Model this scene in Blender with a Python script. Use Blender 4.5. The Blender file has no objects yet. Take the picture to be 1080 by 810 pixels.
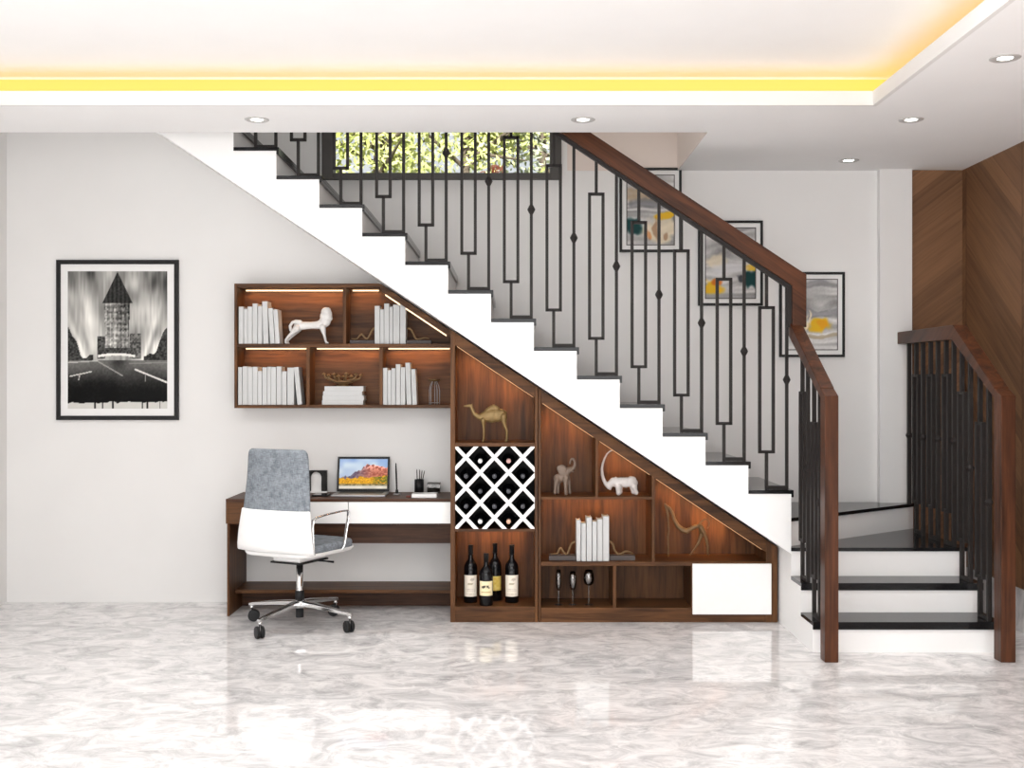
import bpy, bmesh, math, random
import numpy as np
from mathutils import Vector, Matrix

random.seed(7)
COL = bpy.context.scene.collection
PI = math.pi

# ------------------------------------------------------------------ basics
F = 1200.0            # focal length in pixels of the 1080 wide frame
YA = 6.764            # distance of the stair's front face
S = F / YA            # pixels per metre there
EYE = 1.481
def X(px, d=1.0): return (px - 540.0) * d / S
def Z(py, d=1.0): return EYE - (py - 405.0) * d / S
def Y(d): return YA * d

def lin(c):
    c = c / 255.0
    return c / 12.92 if c <= 0.04045 else ((c + 0.055) / 1.055) ** 2.4
def rgb(r, g, b): return (lin(r), lin(g), lin(b), 1.0)

# ------------------------------------------------------------------ mesh builder
class MB:
    def __init__(self):
        self.v, self.f, self.sm = [], [], []
    def add(self, verts, faces, smooth=False):
        o = len(self.v)
        self.v += [tuple(p) for p in verts]
        self.f += [tuple(i + o for i in q) for q in faces]
        self.sm += [smooth] * len(faces)
        return self
    def box(self, x0, x1, y0, y1, z0, z1):
        v = [(x, y, z) for x in (x0, x1) for y in (y0, y1) for z in (z0, z1)]
        f = [(0, 1, 3, 2), (4, 6, 7, 5), (0, 4, 5, 1), (2, 3, 7, 6), (0, 2, 6, 4), (1, 5, 7, 3)]
        return self.add(v, f)
    def obox(self, c, ax, ay, az, hx, hy, hz):
        c, ax, ay, az = Vector(c), Vector(ax).normalized(), Vector(ay).normalized(), Vector(az).normalized()
        v = [c + ax * (sx * hx) + ay * (sy * hy) + az * (sz * hz) for sx in (-1, 1) for sy in (-1, 1) for sz in (-1, 1)]
        f = [(0, 1, 3, 2), (4, 6, 7, 5), (0, 4, 5, 1), (2, 3, 7, 6), (0, 2, 6, 4), (1, 5, 7, 3)]
        return self.add(v, f)
    def prism(self, pts, a0, a1, plane):
        def mk(p, a):
            if plane == 'xz': return (p[0], a, p[1])
            if plane == 'yz': return (a, p[0], p[1])
            return (p[0], p[1], a)
        n = len(pts)
        v = [mk(p, a0) for p in pts] + [mk(p, a1) for p in pts]
        f = [tuple(range(n)), tuple(range(2 * n - 1, n - 1, -1))]
        f += [(i, (i + 1) % n, n + (i + 1) % n, n + i) for i in range(n)]
        return self.add(v, f)
    def ring_loft(self, rings, cap=True, smooth=True, closed=False):
        n = len(rings[0])
        v = [p for r in rings for p in r]
        f = []
        m = len(rings)
        for i in range(m if closed else m - 1):
            j = (i + 1) % m
            for k in range(n):
                l = (k + 1) % n
                f.append((i * n + k, i * n + l, j * n + l, j * n + k))
        self.add(v, f, smooth)
        if cap and not closed:
            self.add(rings[0], [tuple(range(n - 1, -1, -1))]); self.add(rings[-1], [tuple(range(n))])
        return self
    def lathe(self, prof, c, n=24, axis='z', smooth=True):
        c = Vector(c); rings = []
        for r, h in prof:
            r = max(r, 1e-4)
            ring = []
            for k in range(n):
                a = 2 * PI * k / n
                if axis == 'z': p = Vector((r * math.cos(a), r * math.sin(a), h))
                elif axis == 'y': p = Vector((r * math.cos(a), h, r * math.sin(a)))
                else: p = Vector((h, r * math.cos(a), r * math.sin(a)))
                ring.append(c + p)
            rings.append(ring)
        return self.ring_loft(rings, True, smooth)
    def tube(self, pts, rad, n=10, squash=None):
        """round tube through pts; rad one number or one per point; squash flattens it along world Y"""
        P = [Vector(p) for p in pts]
        R = rad if isinstance(rad, (list, tuple)) else [rad] * len(P)
        rings, prev = [], None
        for i, p in enumerate(P):
            t = (P[min(i + 1, len(P) - 1)] - P[max(i - 1, 0)])
            t = t.normalized() if t.length > 1e-9 else Vector((0, 0, 1))
            if prev is None:
                a = Vector((0, 1, 0)) if abs(t.y) < 0.9 else Vector((1, 0, 0))
                u = (a - t * a.dot(t)).normalized()
            else:
                u = (prev - t * prev.dot(t)).normalized()
            prev = u
            w = t.cross(u)
            sy = squash or 1.0
            ring = []
            for k in range(n):
                ang = 2 * PI * k / n
                q = u * (R[i] * math.cos(ang)) + w * (R[i] * math.sin(ang))
                q.y *= sy
                ring.append(p + q)
            rings.append(ring)
        return self.ring_loft(rings, True, True)
    def ball(self, c, r, sc=(1, 1, 1), n=14, m=9):
        c = Vector(c); rings = []
        for i in range(m + 1):
            th = PI * i / m
            rr, h = max(math.sin(th), 1e-3), -math.cos(th)
            rings.append([c + Vector((r * rr * math.cos(2 * PI * k / n) * sc[0], r * rr * math.sin(2 * PI * k / n) * sc[1], r * h * sc[2])) for k in range(n)])
        return self.ring_loft(rings, True, True)

def wl(o):
    p = Vector((0, 0, 0))
    while o is not None:
        p = p + Vector(o.location); o = o.parent
    return p

def tag(o, label=None, cat=None, group=None, kind=None):
    if label: o['label'] = label
    if cat: o['category'] = cat
    if group: o['group'] = group
    if kind: o['kind'] = kind
    return o

def mesh_from(name, mb, off=(0, 0, 0)):
    me = bpy.data.meshes.new(name)
    ox, oy, oz = off
    me.from_pydata([(p[0] - ox, p[1] - oy, p[2] - oz) for p in mb.v], [], mb.f)
    me.polygons.foreach_set('use_smooth', mb.sm)
    bm = bmesh.new(); bm.from_mesh(me)
    bmesh.ops.recalc_face_normals(bm, faces=bm.faces)
    bm.to_mesh(me); bm.free()
    me.update()
    return me

def obj(name, mb, mat, parent=None, bevel=0.0, local=False):
    """one mesh object; world coordinates in mb unless local; top-level meshes get their origin at the base centre"""
    if parent is not None:
        off = (0, 0, 0) if local else wl(parent)
        o = bpy.data.objects.new(name, mesh_from(name, mb, off))
        COL.objects.link(o); o.parent = parent
    else:
        xs = [p[0] for p in mb.v]; ys = [p[1] for p in mb.v]; zs = [p[2] for p in mb.v]
        off = ((min(xs) + max(xs)) / 2, (min(ys) + max(ys)) / 2, min(zs))
        o = bpy.data.objects.new(name, mesh_from(name, mb, off))
        COL.objects.link(o); o.location = off
    for m in (mat if isinstance(mat, (list, tuple)) else [mat]): o.data.materials.append(m)
    if bevel:
        b = o.modifiers.new('bevel', 'BEVEL'); b.width = bevel; b.segments = 2; b.limit_method = 'ANGLE'; b.angle_limit = 0.6
    return o

def thing(name, label, cat, loc=(0, 0, 0), rotz=0.0, group=None):
    o = bpy.data.objects.new(name, None); COL.objects.link(o)
    o.location = loc; o.rotation_euler = (0, 0, rotz); o.empty_display_size = 0.1
    return tag(o, label, cat, group)

def struct(name, mb, mat, bevel=0.0):
    o = bpy.data.objects.new(name, mesh_from(name, mb)); COL.objects.link(o)
    o.data.materials.append(mat); o['kind'] = 'structure'
    if bevel:
        b = o.modifiers.new('bevel', 'BEVEL'); b.width = bevel; b.segments = 2; b.limit_method = 'ANGLE'
    return o

# ------------------------------------------------------------------ materials
def nmat(name):
    m = bpy.data.materials.new(name); m.use_nodes = True
    nt = m.node_tree; b = nt.nodes['Principled BSDF']
    return m, nt, b
def plain(name, c, rough=0.5, metal=0.0, spec=0.5, noise=0.04, nscale=30.0, **kw):
    """a colour with a faint procedural mottling so that no surface is dead flat"""
    m, nt, b = nmat(name)
    b.inputs['Roughness'].default_value = rough; b.inputs['Metallic'].default_value = metal
    b.inputs['Specular IOR Level'].default_value = spec
    tc = nt.nodes.new('ShaderNodeTexCoord'); n = nt.nodes.new('ShaderNodeTexNoise')
    n.inputs['Scale'].default_value = nscale; n.inputs['Detail'].default_value = 3
    r = nt.nodes.new('ShaderNodeValToRGB')
    r.color_ramp.elements[0].position = 0.3; r.color_ramp.elements[1].position = 0.7
    r.color_ramp.elements[0].color = tuple(x * (1 - noise) for x in c[:3]) + (1,)
    r.color_ramp.elements[1].color = tuple(min(1, x * (1 + noise)) for x in c[:3]) + (1,)
    nt.links.new(tc.outputs['Object'], n.inputs['Vector']); nt.links.new(n.outputs['Fac'], r.inputs['Fac'])
    nt.links.new(r.outputs['Color'], b.inputs['Base Color'])
    for k, v in kw.items(): b.inputs[k.replace('_', ' ')].default_value = v
    return m
def wood(name, dark, light, axis='z', rot=(0, 0, 0), rough=0.45, freq=16.0, spec=0.18):
    m, nt, b = nmat(name); L = nt.links.new
    tc = nt.nodes.new('ShaderNodeTexCoord'); mp = nt.nodes.new('ShaderNodeMapping')
    sc = {'x': (1.1, freq, freq), 'y': (freq, 1.1, freq), 'z': (freq, freq, 1.1)}[axis]
    mp.vector_type = 'POINT'
    r0 = nt.nodes.new('ShaderNodeMapping'); r0.inputs['Rotation'].default_value = rot
    mp.inputs['Scale'].default_value = sc
    n1 = nt.nodes.new('ShaderNodeTexNoise'); n1.inputs['Scale'].default_value = 1.3; n1.inputs['Detail'].default_value = 6; n1.inputs['Distortion'].default_value = 0.8
    n2 = nt.nodes.new('ShaderNodeTexNoise'); n2.inputs['Scale'].default_value = 7.0; n2.inputs['Detail'].default_value = 4
    mx = nt.nodes.new('ShaderNodeMath'); mx.operation = 'MULTIPLY_ADD'; mx.inputs[1].default_value = 0.35
    sub = nt.nodes.new('ShaderNodeMath'); sub.operation = 'SUBTRACT'; sub.inputs[1].default_value = 0.175
    cr = nt.nodes.new('ShaderNodeValToRGB')
    e = cr.color_ramp.elements
    e[0].position = 0.30; e[0].color = dark; e[1].position = 0.72; e[1].color = light
    L(tc.outputs['Object'], r0.inputs['Vector']); L(r0.outputs['Vector'], mp.inputs['Vector'])
    L(mp.outputs['Vector'], n1.inputs['Vector']); L(mp.outputs['Vector'], n2.inputs['Vector'])
    L(n2.outputs['Fac'], mx.inputs[0]); L(n1.outputs['Fac'], sub.inputs[0]); L(sub.outputs[0], mx.inputs[2])
    L(mx.outputs[0], cr.inputs['Fac']); L(cr.outputs['Color'], b.inputs['Base Color'])
    b.inputs['Roughness'].default_value = rough; b.inputs['Specular IOR Level'].default_value = spec
    bp = nt.nodes.new('ShaderNodeBump'); bp.inputs['Strength'].default_value = 0.06; bp.inputs['Distance'].default_value = 0.002
    L(n2.outputs['Fac'], bp.inputs['Height']); L(bp.outputs['Normal'], b.inputs['Normal'])
    return m
def glow(name, c, strength):
    m, nt, b = nmat(name)
    b.inputs['Base Color'].default_value = c; b.inputs['Emission Color'].default_value = c
    b.inputs['Emission Strength'].default_value = strength
    return m
def glass_mat(name, tint=(1, 1, 1, 1), gloss=0.12):
    m = bpy.data.materials.new(name); m.use_nodes = True
    nt = m.node_tree; nt.nodes.clear(); L = nt.links.new
    out = nt.nodes.new('ShaderNodeOutputMaterial'); t = nt.nodes.new('ShaderNodeBsdfTransparent'); g = nt.nodes.new('ShaderNodeBsdfGlossy')
    g.inputs['Roughness'].default_value = 0.03; t.inputs['Color'].default_value = tint
    fr = nt.nodes.new('ShaderNodeFresnel'); fr.inputs['IOR'].default_value = 1.45
    mx = nt.nodes.new('ShaderNodeMixShader')
    ma = nt.nodes.new('ShaderNodeMath'); ma.operation = 'ADD'; ma.inputs[1].default_value = gloss; ma.use_clamp = True
    L(fr.outputs[0], ma.inputs[0]); L(ma.outputs[0], mx.inputs[0]); L(t.outputs[0], mx.inputs[1]); L(g.outputs[0], mx.inputs[2]); L(mx.outputs[0], out.inputs[0])
    return m
def vcol_mat(name, rough=0.5, emit=0.0):
    m, nt, b = nmat(name)
    a = nt.nodes.new('ShaderNodeVertexColor'); a.layer_name = 'art'
    nt.links.new(a.outputs['Color'], b.inputs['Base Color']); b.inputs['Roughness'].default_value = rough; b.inputs['Specular IOR Level'].default_value = 0.12
    if emit:
        nt.links.new(a.outputs['Color'], b.inputs['Emission Color']); b.inputs['Emission Strength'].default_value = emit
    return m

M = {}
M['wall'] = plain('wall_paint', (0.765, 0.76, 0.75, 1), 0.75, spec=0.2, noise=0.012, nscale=3)
M['ceil'] = plain('ceiling_paint', (0.90, 0.90, 0.90, 1), 0.8, spec=0.2, noise=0.01, nscale=3)
M['stair_white'] = plain('stair_white_paint', (0.90, 0.90, 0.895, 1), 0.5, spec=0.3, noise=0.008, nscale=4)
M['lacquer'] = plain('white_lacquer', (0.90, 0.90, 0.89, 1), 0.25, spec=0.4, noise=0.008)
WD, WLt = rgb(58, 36, 21), rgb(110, 73, 43)
M['walnut_v'] = wood('walnut_vertical_grain', WD, WLt, 'z')
M['walnut_h'] = wood('walnut_horizontal_grain', WD, WLt, 'x')
M['walnut_y'] = wood('walnut_side_grain', WD, WLt, 'y')
RD, RL = rgb(48, 28, 19), rgb(95, 57, 37)
ANG = math.atan(0.6662)
M['rail_slope'] = wood('handrail_wood_sloped', RD, RL, 'x', rot=(0, -ANG, 0), rough=0.35)
M['rail_v'] = wood('handrail_wood_upright', RD, RL, 'z', rough=0.35)
M['rail_y'] = wood('handrail_wood_lengthwise', RD, RL, 'y', rot=(0.53, 0, 0), rough=0.35)
M['granite'] = plain('black_granite', (0.010, 0.010, 0.011, 1), 0.10, spec=0.22, noise=0.5, nscale=160)
M['steel'] = plain('black_steel', (0.024, 0.021, 0.020, 1), 0.5, metal=0.0, spec=0.16, noise=0.1)
M['frame_black'] = plain('frame_black', (0.018, 0.018, 0.018, 1), 0.5, spec=0.2, noise=0.1)
M['window_grey'] = plain('window_frame_grey', rgb(66, 63, 60), 0.5, noise=0.05)
M['mat_board'] = plain('mat_board', (0.80, 0.80, 0.79, 1), 0.9, spec=0.1, noise=0.01)
M['chrome'] = plain('polished_chrome', (0.78, 0.78, 0.78, 1), 0.14, metal=1.0, noise=0.02)
M['black_plastic'] = plain('black_plastic', (0.012, 0.012, 0.013, 1), 0.4, spec=0.22, noise=0.1)
M['chair_white'] = plain('white_plastic', (0.88, 0.88, 0.875, 1), 0.35, spec=0.4, noise=0.006)
M['book_white'] = plain('white_book_cover', (0.56, 0.57, 0.57, 1), 0.6, spec=0.25, noise=0.02)
M['pages'] = plain('book_pages', (0.70, 0.66, 0.58, 1), 0.9, spec=0.1, noise=0.06, nscale=80)
M['ceramic'] = plain('white_ceramic', (0.72, 0.71, 0.69, 1), 0.38, noise=0.03)
M['ceramic2'] = plain('pale_stoneware', (0.66, 0.62, 0.60, 1), 0.45, noise=0.05)
M['taupe'] = plain('taupe_resin', rgb(120, 103, 90), 0.5, noise=0.12)
M['gold'] = plain('matt_gold', rgb(134, 110, 68), 0.45, metal=0.35, noise=0.08)
M['bronze'] = plain('aged_bronze', rgb(120, 94, 62), 0.45, metal=0.4, noise=0.15)
M['slate'] = plain('dark_slate', rgb(74, 66, 64), 0.6, noise=0.1)
M['bottle'] = plain('dark_bottle_glass', (0.004, 0.004, 0.005, 1), 0.08, spec=0.3, noise=0.2)
M['label_cream'] = None
M['alu'] = plain('aluminium', rgb(168, 168, 170), 0.35, metal=0.8, noise=0.03)
M['glass'] = glass_mat('clear_glass', (0.94, 0.95, 0.95, 1), 0.06)
M['glass_dim'] = glass_mat('smoked_glass', (0.72, 0.70, 0.68, 1), 0.10)
M['pane'] = glass_mat('window_glass', (0.96, 0.97, 0.97, 1), 0.0)
M['led'] = glow('warm_led', (1.0, 0.74, 0.46, 1), 1.5)
M['led_fine'] = glow('warm_led_fine', (1.0, 0.62, 0.30, 1), 0.22)
M['cove_led'] = glow('amber_cove_led', (1.0, 0.58, 0.10, 1), 1.3); M['cove_led'].node_tree.nodes['Principled BSDF'].inputs['Base Color'].default_value = (.06, .05, .03, 1)
M['lamp'] = glow('downlight_lens', (1.0, 0.97, 0.92, 1), 6.0)
M['trim'] = plain('downlight_trim', (0.50, 0.49, 0.48, 1), 0.4, noise=0.01)
M['rack_dark'] = plain('rack_inner_black', (0.012, 0.012, 0.012, 1), 0.6, noise=0.1)
M['dark_wood'] = wood('dark_desk_wood', rgb(52, 33, 24), rgb(92, 62, 44), 'x')

def fabric():
    m, nt, b = nmat('grey_fabric'); L = nt.links.new
    tc = nt.nodes.new('ShaderNodeTexCoord')
    n = nt.nodes.new('ShaderNodeTexNoise'); n.inputs['Scale'].default_value = 26; n.inputs['Detail'].default_value = 6
    w1 = nt.nodes.new('ShaderNodeMapping'); w1.inputs['Scale'].default_value = (260, 260, 40)
    w2 = nt.nodes.new('ShaderNodeMapping'); w2.inputs['Scale'].default_value = (40, 40, 260)
    a = nt.nodes.new('ShaderNodeTexNoise'); a.inputs['Scale'].default_value = 1; c = nt.nodes.new('ShaderNodeTexNoise'); c.inputs['Scale'].default_value = 1
    L(tc.outputs['Object'], n.inputs['Vector']); L(tc.outputs['Object'], w1.inputs[0]); L(tc.outputs['Object'], w2.inputs[0])
    L(w1.outputs[0], a.inputs['Vector']); L(w2.outputs[0], c.inputs['Vector'])
    s = nt.nodes.new('ShaderNodeMath'); s.operation = 'ADD'; L(a.outputs['Fac'], s.inputs[0]); L(c.outputs['Fac'], s.inputs[1])
    s2 = nt.nodes.new('ShaderNodeMath'); s2.operation = 'ADD'; L(s.outputs[0], s2.inputs[0]); L(n.outputs['Fac'], s2.inputs[1])
    d = nt.nodes.new('ShaderNodeMath'); d.operation = 'DIVIDE'; d.inputs[1].default_value = 3; L(s2.outputs[0], d.inputs[0])
    r = nt.nodes.new('ShaderNodeValToRGB'); r.color_ramp.elements[0].position = 0.36; r.color_ramp.elements[1].position = 0.64
    r.color_ramp.elements[0].color = rgb(98, 104, 111); r.color_ramp.elements[1].color = rgb(150, 157, 164)
    L(d.outputs[0], r.inputs[0]); L(r.outputs[0], b.inputs['Base Color']); b.inputs['Roughness'].default_value = 0.95
    b.inputs['Specular IOR Level'].default_value = 0.1
    bp = nt.nodes.new('ShaderNodeBump'); bp.inputs['Strength'].default_value = 0.25; bp.inputs['Distance'].default_value = 0.002
    L(s.outputs[0], bp.inputs['Height']); L(bp.outputs[0], b.inputs['Normal'])
    return m
M['fabric'] = fabric()

def marble():
    m, nt, b = nmat('grey_marble_floor'); L = nt.links.new; N = nt.nodes.new
    tc = N('ShaderNodeTexCoord')
    mp = N('ShaderNodeMapping'); mp.inputs['Rotation'].default_value = (0, 0, math.radians(24)); mp.inputs['Scale'].default_value = (1.5, 2.2, 1)
    L(tc.outputs['Object'], mp.inputs[0])
    n1 = N('ShaderNodeTexNoise'); n1.inputs['Scale'].default_value = 3.0; n1.inputs['Detail'].default_value = 12; n1.inputs['Roughness'].default_value = 0.74; n1.inputs['Distortion'].default_value = 1.3
    L(mp.outputs[0], n1.inputs['Vector'])
    cr = N('ShaderNodeValToRGB'); e = cr.color_ramp.elements
    e[0].position = 0.32; e[0].color = rgb(172, 171, 172)
    e[1].position = 0.72; e[1].color = rgb(251, 250, 249)
    k = cr.color_ramp.elements.new(0.46); k.color = rgb(208, 207, 208)
    k = cr.color_ramp.elements.new(0.56); k.color = rgb(232, 230, 230)
    L(n1.outputs['Fac'], cr.inputs[0])
    # pale veins: thin ridges of a distorted noise
    mp2 = N('ShaderNodeMapping'); mp2.inputs['Rotation'].default_value = (0, 0, math.radians(-31)); mp2.inputs['Scale'].default_value = (0.8, 2.6, 1)
    L(tc.outputs['Object'], mp2.inputs[0])
    n2 = N('ShaderNodeTexNoise'); n2.inputs['Scale'].default_value = 1.5; n2.inputs['Detail'].default_value = 5; n2.inputs['Distortion'].default_value = 0.7
    L(mp2.outputs[0], n2.inputs['Vector'])
    s = N('ShaderNodeMath'); s.operation = 'SUBTRACT'; s.inputs[1].default_value = 0.5; L(n2.outputs['Fac'], s.inputs[0])
    ab = N('ShaderNodeMath'); ab.operation = 'ABSOLUTE'; L(s.outputs[0], ab.inputs[0])
    v = N('ShaderNodeMapRange'); v.inputs['From Min'].default_value = 0.0; v.inputs['From Max'].default_value = 0.012; v.inputs['To Min'].default_value = 0.55; v.inputs['To Max'].default_value = 0.0
    L(ab.outputs[0], v.inputs['Value'])
    mx = N('ShaderNodeMix'); mx.data_type = 'RGBA'; mx.inputs['B'].default_value = rgb(250, 249, 248)
    L(v.outputs[0], mx.inputs['Factor']); L(cr.outputs[0], mx.inputs['A'])
    L(mx.outputs['Result'], b.inputs['Base Color'])
    b.inputs['Roughness'].default_value = 0.045; b.inputs['Specular IOR Level'].default_value = 0.5
    return m
M['marble'] = marble()

def chevron(name, along, peak, sign, w=0.84, k=0.75, h=0.135):
    """diagonal walnut boards meeting in a zigzag; along: which object axis runs along the wall"""
    m, nt, b = nmat(name); L = nt.links.new; N = nt.nodes.new
    tc = N('ShaderNodeTexCoord'); sp = N('ShaderNodeSeparateXYZ'); L(tc.outputs['Object'], sp.inputs[0])
    def mth(op, a, c=None, v1=None):
        q = N('ShaderNodeMath'); q.operation = op
        for i, t in enumerate((a, c)):
            if t is None: continue
            if isinstance(t, (int, float)): q.inputs[i].default_value = t
            else: L(t, q.inputs[i])
        return q.outputs[0]
    s = mth('SUBTRACT', sp.outputs[along], peak)
    s = mth('MULTIPLY', s, sign)
    u = mth('PINGPONG', mth('ADD', s, 20 * w), w)
    t = mth('ADD', sp.outputs['Z'], mth('MULTIPLY', u, k))
    ti = mth('FLOOR', mth('DIVIDE', t, h))
    half = mth('FLOOR', mth('DIVIDE', mth('ADD', s, 20 * w), w))
    key = mth('ADD', ti, mth('MULTIPLY', half, 17.3))
    wn = N('ShaderNodeTexWhiteNoise'); wn.noise_dimensions = '1D'; L(key, wn.inputs['W'])
    cb = N('ShaderNodeCombineXYZ'); L(mth('MULTIPLY', t, 18.0), cb.inputs[0]); L(mth('MULTIPLY', u, 1.2), cb.inputs[1]); L(key, cb.inputs[2])
    n = N('ShaderNodeTexNoise'); n.inputs['Scale'].default_value = 2.0; n.inputs['Detail'].default_value = 6; L(cb.outputs[0], n.inputs['Vector'])
    mixf = mth('ADD', mth('MULTIPLY', wn.outputs['Value'], 0.30), mth('MULTIPLY', n.outputs['Fac'], 0.70))
    cr = N('ShaderNodeValToRGB'); e = cr.color_ramp.elements
    e[0].position = 0.2; e[0].color = rgb(92, 64, 44); e[1].position = 0.8; e[1].color = rgb(140, 102, 72)
    L(mixf, cr.inputs[0])
    # joints between boards and between panels
    fr = mth('FRACT', mth('DIVIDE', t, h)); j1 = mth('LESS_THAN', fr, 0.02)
    fu = mth('FRACT', mth('DIVIDE', mth('ADD', s, 20 * w), w)); j2 = mth('LESS_THAN', fu, 0.012)
    j = mth('MAXIMUM', mth('MULTIPLY', j1, 0.35), mth('MULTIPLY', j2, 0.6))
    mx = N('ShaderNodeMix'); mx.data_type = 'RGBA'; mx.inputs['B'].default_value = rgb(48, 32, 22)
    L(j, mx.inputs['Factor']); L(cr.outputs[0], mx.inputs['A']); L(mx.outputs['Result'], b.inputs['Base Color'])
    b.inputs['Roughness'].default_value = 0.5; b.inputs['Specular IOR Level'].default_value = 0.3
    return m

# ------------------------------------------------------------------ painted prints (colour per vertex of a fine grid)
def vnoise(u, v, fx, fy, seed):
    rs = np.random.RandomState(seed); gx, gy = int(math.ceil(fx)) + 3, int(math.ceil(fy)) + 3
    g = rs.rand(gy, gx)
    x, y = np.clip(u, 0, 1) * fx, np.clip(v, 0, 1) * fy
    xi, yi = np.floor(x).astype(int), np.floor(y).astype(int)
    a, b_ = x - xi, y - yi
    a = a * a * (3 - 2 * a); b_ = b_ * b_ * (3 - 2 * b_)
    return (g[yi, xi] * (1 - a) + g[yi, xi + 1] * a) * (1 - b_) + (g[yi + 1, xi] * (1 - a) + g[yi + 1, xi + 1] * a) * b_
def sstep(a, b_, x):
    t = np.clip((x - a) / (b_ - a), 0, 1); return t * t * (3 - 2 * t)
def srgb2lin(a):
    a = np.clip(a, 0, 1); return np.where(a <= 0.04045, a / 12.92, ((a + 0.055) / 1.055) ** 2.4)
def art_mesh(name, corner, ex, ez, nx, nz, fn):
    """a flat print: corner + u*ex + v*ez, coloured by fn(u, v) -> (r, g, b) in 0..1 sRGB"""
    c, ex, ez = Vector(corner), Vector(ex), Vector(ez)
    verts = [tuple(c + ex * (i / nx) + ez * (j / nz)) for j in range(nz + 1) for i in range(nx + 1)]
    faces = [(j * (nx + 1) + i, j * (nx + 1) + i + 1, (j + 1) * (nx + 1) + i + 1, (j + 1) * (nx + 1) + i) for j in range(nz) for i in range(nx)]
    me = bpy.data.meshes.new(name); me.from_pydata(verts, [], faces)
    u, v = np.meshgrid(np.linspace(0, 1, nx + 1), np.linspace(0, 1, nz + 1))
    r, g, b_ = fn(u, v)
    one = np.ones_like(u)
    arr = np.stack([srgb2lin(r * one), srgb2lin(g * one), srgb2lin(b_ * one), one], -1).reshape(-1)
    a = me.color_attributes.new('art', 'FLOAT_COLOR', 'POINT'); a.data.foreach_set('color', arr.astype(np.float32))
    return me
def art_obj(name, parent, mat, *args):
    off = wl(parent); a = list(args); a[0] = tuple(Vector(a[0]) - off)
    o = bpy.data.objects.new(name, art_mesh(name, *a)); COL.objects.link(o); o.parent = parent; o.data.materials.append(mat)
    return o
M['print'] = vcol_mat('printed_picture', 0.45)
M['screen'] = vcol_mat('laptop_screen_picture', 0.4, 0.42)
M['label_print'] = vcol_mat('bottle_label_print', 0.6)

def art_tower(u, v):
    n = vnoise(u, v, 34, 3, 1); n2 = vnoise(u, v, 60, 9, 2); n3 = vnoise(u, v, 9, 11, 3); nf = vnoise(u, v, 70, 90, 4)
    fan = (u - 0.5) / (0.35 + 0.75 * np.abs(v - 0.2))
    ns = vnoise((fan + 1.6) / 3.2, v, 46, 4, 5)
    g = 0.60 + 0.34 * (ns - 0.5) + 0.22 * (n3 - 0.5) + 0.14 * (n2 - .5)
    g = g + 0.26 * np.exp(-((np.abs(u - 0.5) - 0.30) / 0.16) ** 2) * sstep(1.0, 0.45, v)
    g = g - 0.30 * sstep(0.72, 1.0, v) * np.abs(u - 0.5) * 1.6
    # low buildings at both sides
    side = (v < 0.36 + 0.20 * sstep(0.16, 0.0, u) + 0.05 * vnoise(u, v, 22, 1, 6)) & (v > 0.33) & (u < 0.26)
    g = np.where(side, 0.10 + 0.25 * nf, g)
    side = (v < 0.36 + 0.20 * sstep(0.84, 1.0, u) + 0.05 * vnoise(u, v, 18, 1, 7)) & (v > 0.33) & (u > 0.76)
    g = np.where(side, 0.08 + 0.25 * nf, g)
    blk = (u > 0.62) & (u < 0.74) & (v > 0.36) & (v < 0.55); g = np.where(blk, 0.35 + 0.4 * (nf - 0.5), g)
    blk = (u > 0.30) & (u < 0.38) & (v > 0.36) & (v < 0.53); g = np.where(blk, 0.28 + 0.4 * (nf - 0.5), g)
    # wedge tower and its steep dark roof
    hw = 0.115 + 0.015 * sstep(0.4, 0.8, v)
    tw = (np.abs(u - 0.495) < hw) & (v > 0.38) & (v < 0.79)
    win = 0.5 + 0.3 * np.sign(np.sin(u * 150) - .2) + 0.35 * np.sin(v * 150)
    shade = np.where(u < 0.50, 0.52, 0.36)
    g = np.where(tw, shade + 0.24 * (win - 0.5) + 0.40 * (nf - 0.5) + 0.16 * sstep(.75, .45, v), g)
    tri = (v > 0.765) & (np.abs(u - 0.50) < 0.155 * (1.0 - v) / 0.235)
    g = np.where(tri, 0.13 + 0.10 * nf + 0.05 * np.sin(u * 150), g)
    sh = (np.abs(u - 0.50) < 0.19) & (v > 0.385) & (v < 0.445); g = np.where(sh, 0.10 + 0.3 * nf, g)
    aw = (np.abs(u - 0.49) < 0.185) & (np.abs(v - 0.395 + 0.10 * (u - 0.49) ** 2 * 4) < 0.009); g = np.where(aw, 0.92, g)
    # street
    st = v < 0.355
    road = 0.42 * sstep(0.12, 0.36, v) + 0.10 * (n3 - 0.3) + 0.07 * (nf - 0.5)
    road = road - 0.25 * np.exp(-((u - 0.5) / 0.08) ** 2) * sstep(0.25, 0.36, v)
    g = np.where(st, road, g)
    def line(a, b_, w, lum):
        nonlocal g
        (x0, y0), (x1, y1) = a, b_
        dx, dy = x1 - x0, y1 - y0; t = np.clip(((u - x0) * dx + (v - y0) * dy) / (dx * dx + dy * dy), 0, 1)
        dd = np.hypot(u - x0 - t * dx, (v - y0 - t * dy) * 1.35)
        g = np.where((dd < w) & (v < 0.37), lum, g)
    line((0.68, 0.285), (1.0, 0.19), 0.008, 0.88); line((0.30, 0.345), (0.55, 0.24), 0.006, 0.6)
    line((0.0, 0.335), (0.3, 0.348), 0.006, 0.72); line((0.02, 0.235), (0.24, 0.27), 0.006, 0.8); line((0.12, 0.25), (0.11, 0.21), 0.005, 0.7)
    line((0.62, 0.33), (1.0, 0.335), 0.004, 0.55); line((0.78, 0.25), (0.78, 0.20), 0.004, 0.6)
    g = np.where(v < 0.045 + 0.015 * (vnoise(u, v, 26, 1, 9) - .5), 0.80 - 0.65 * (vnoise(u, v, 40, 1, 10) > 0.78), g)
    g = np.clip(g, 0.02, 0.97)
    return g, g * 0.995, g * 0.97
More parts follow.
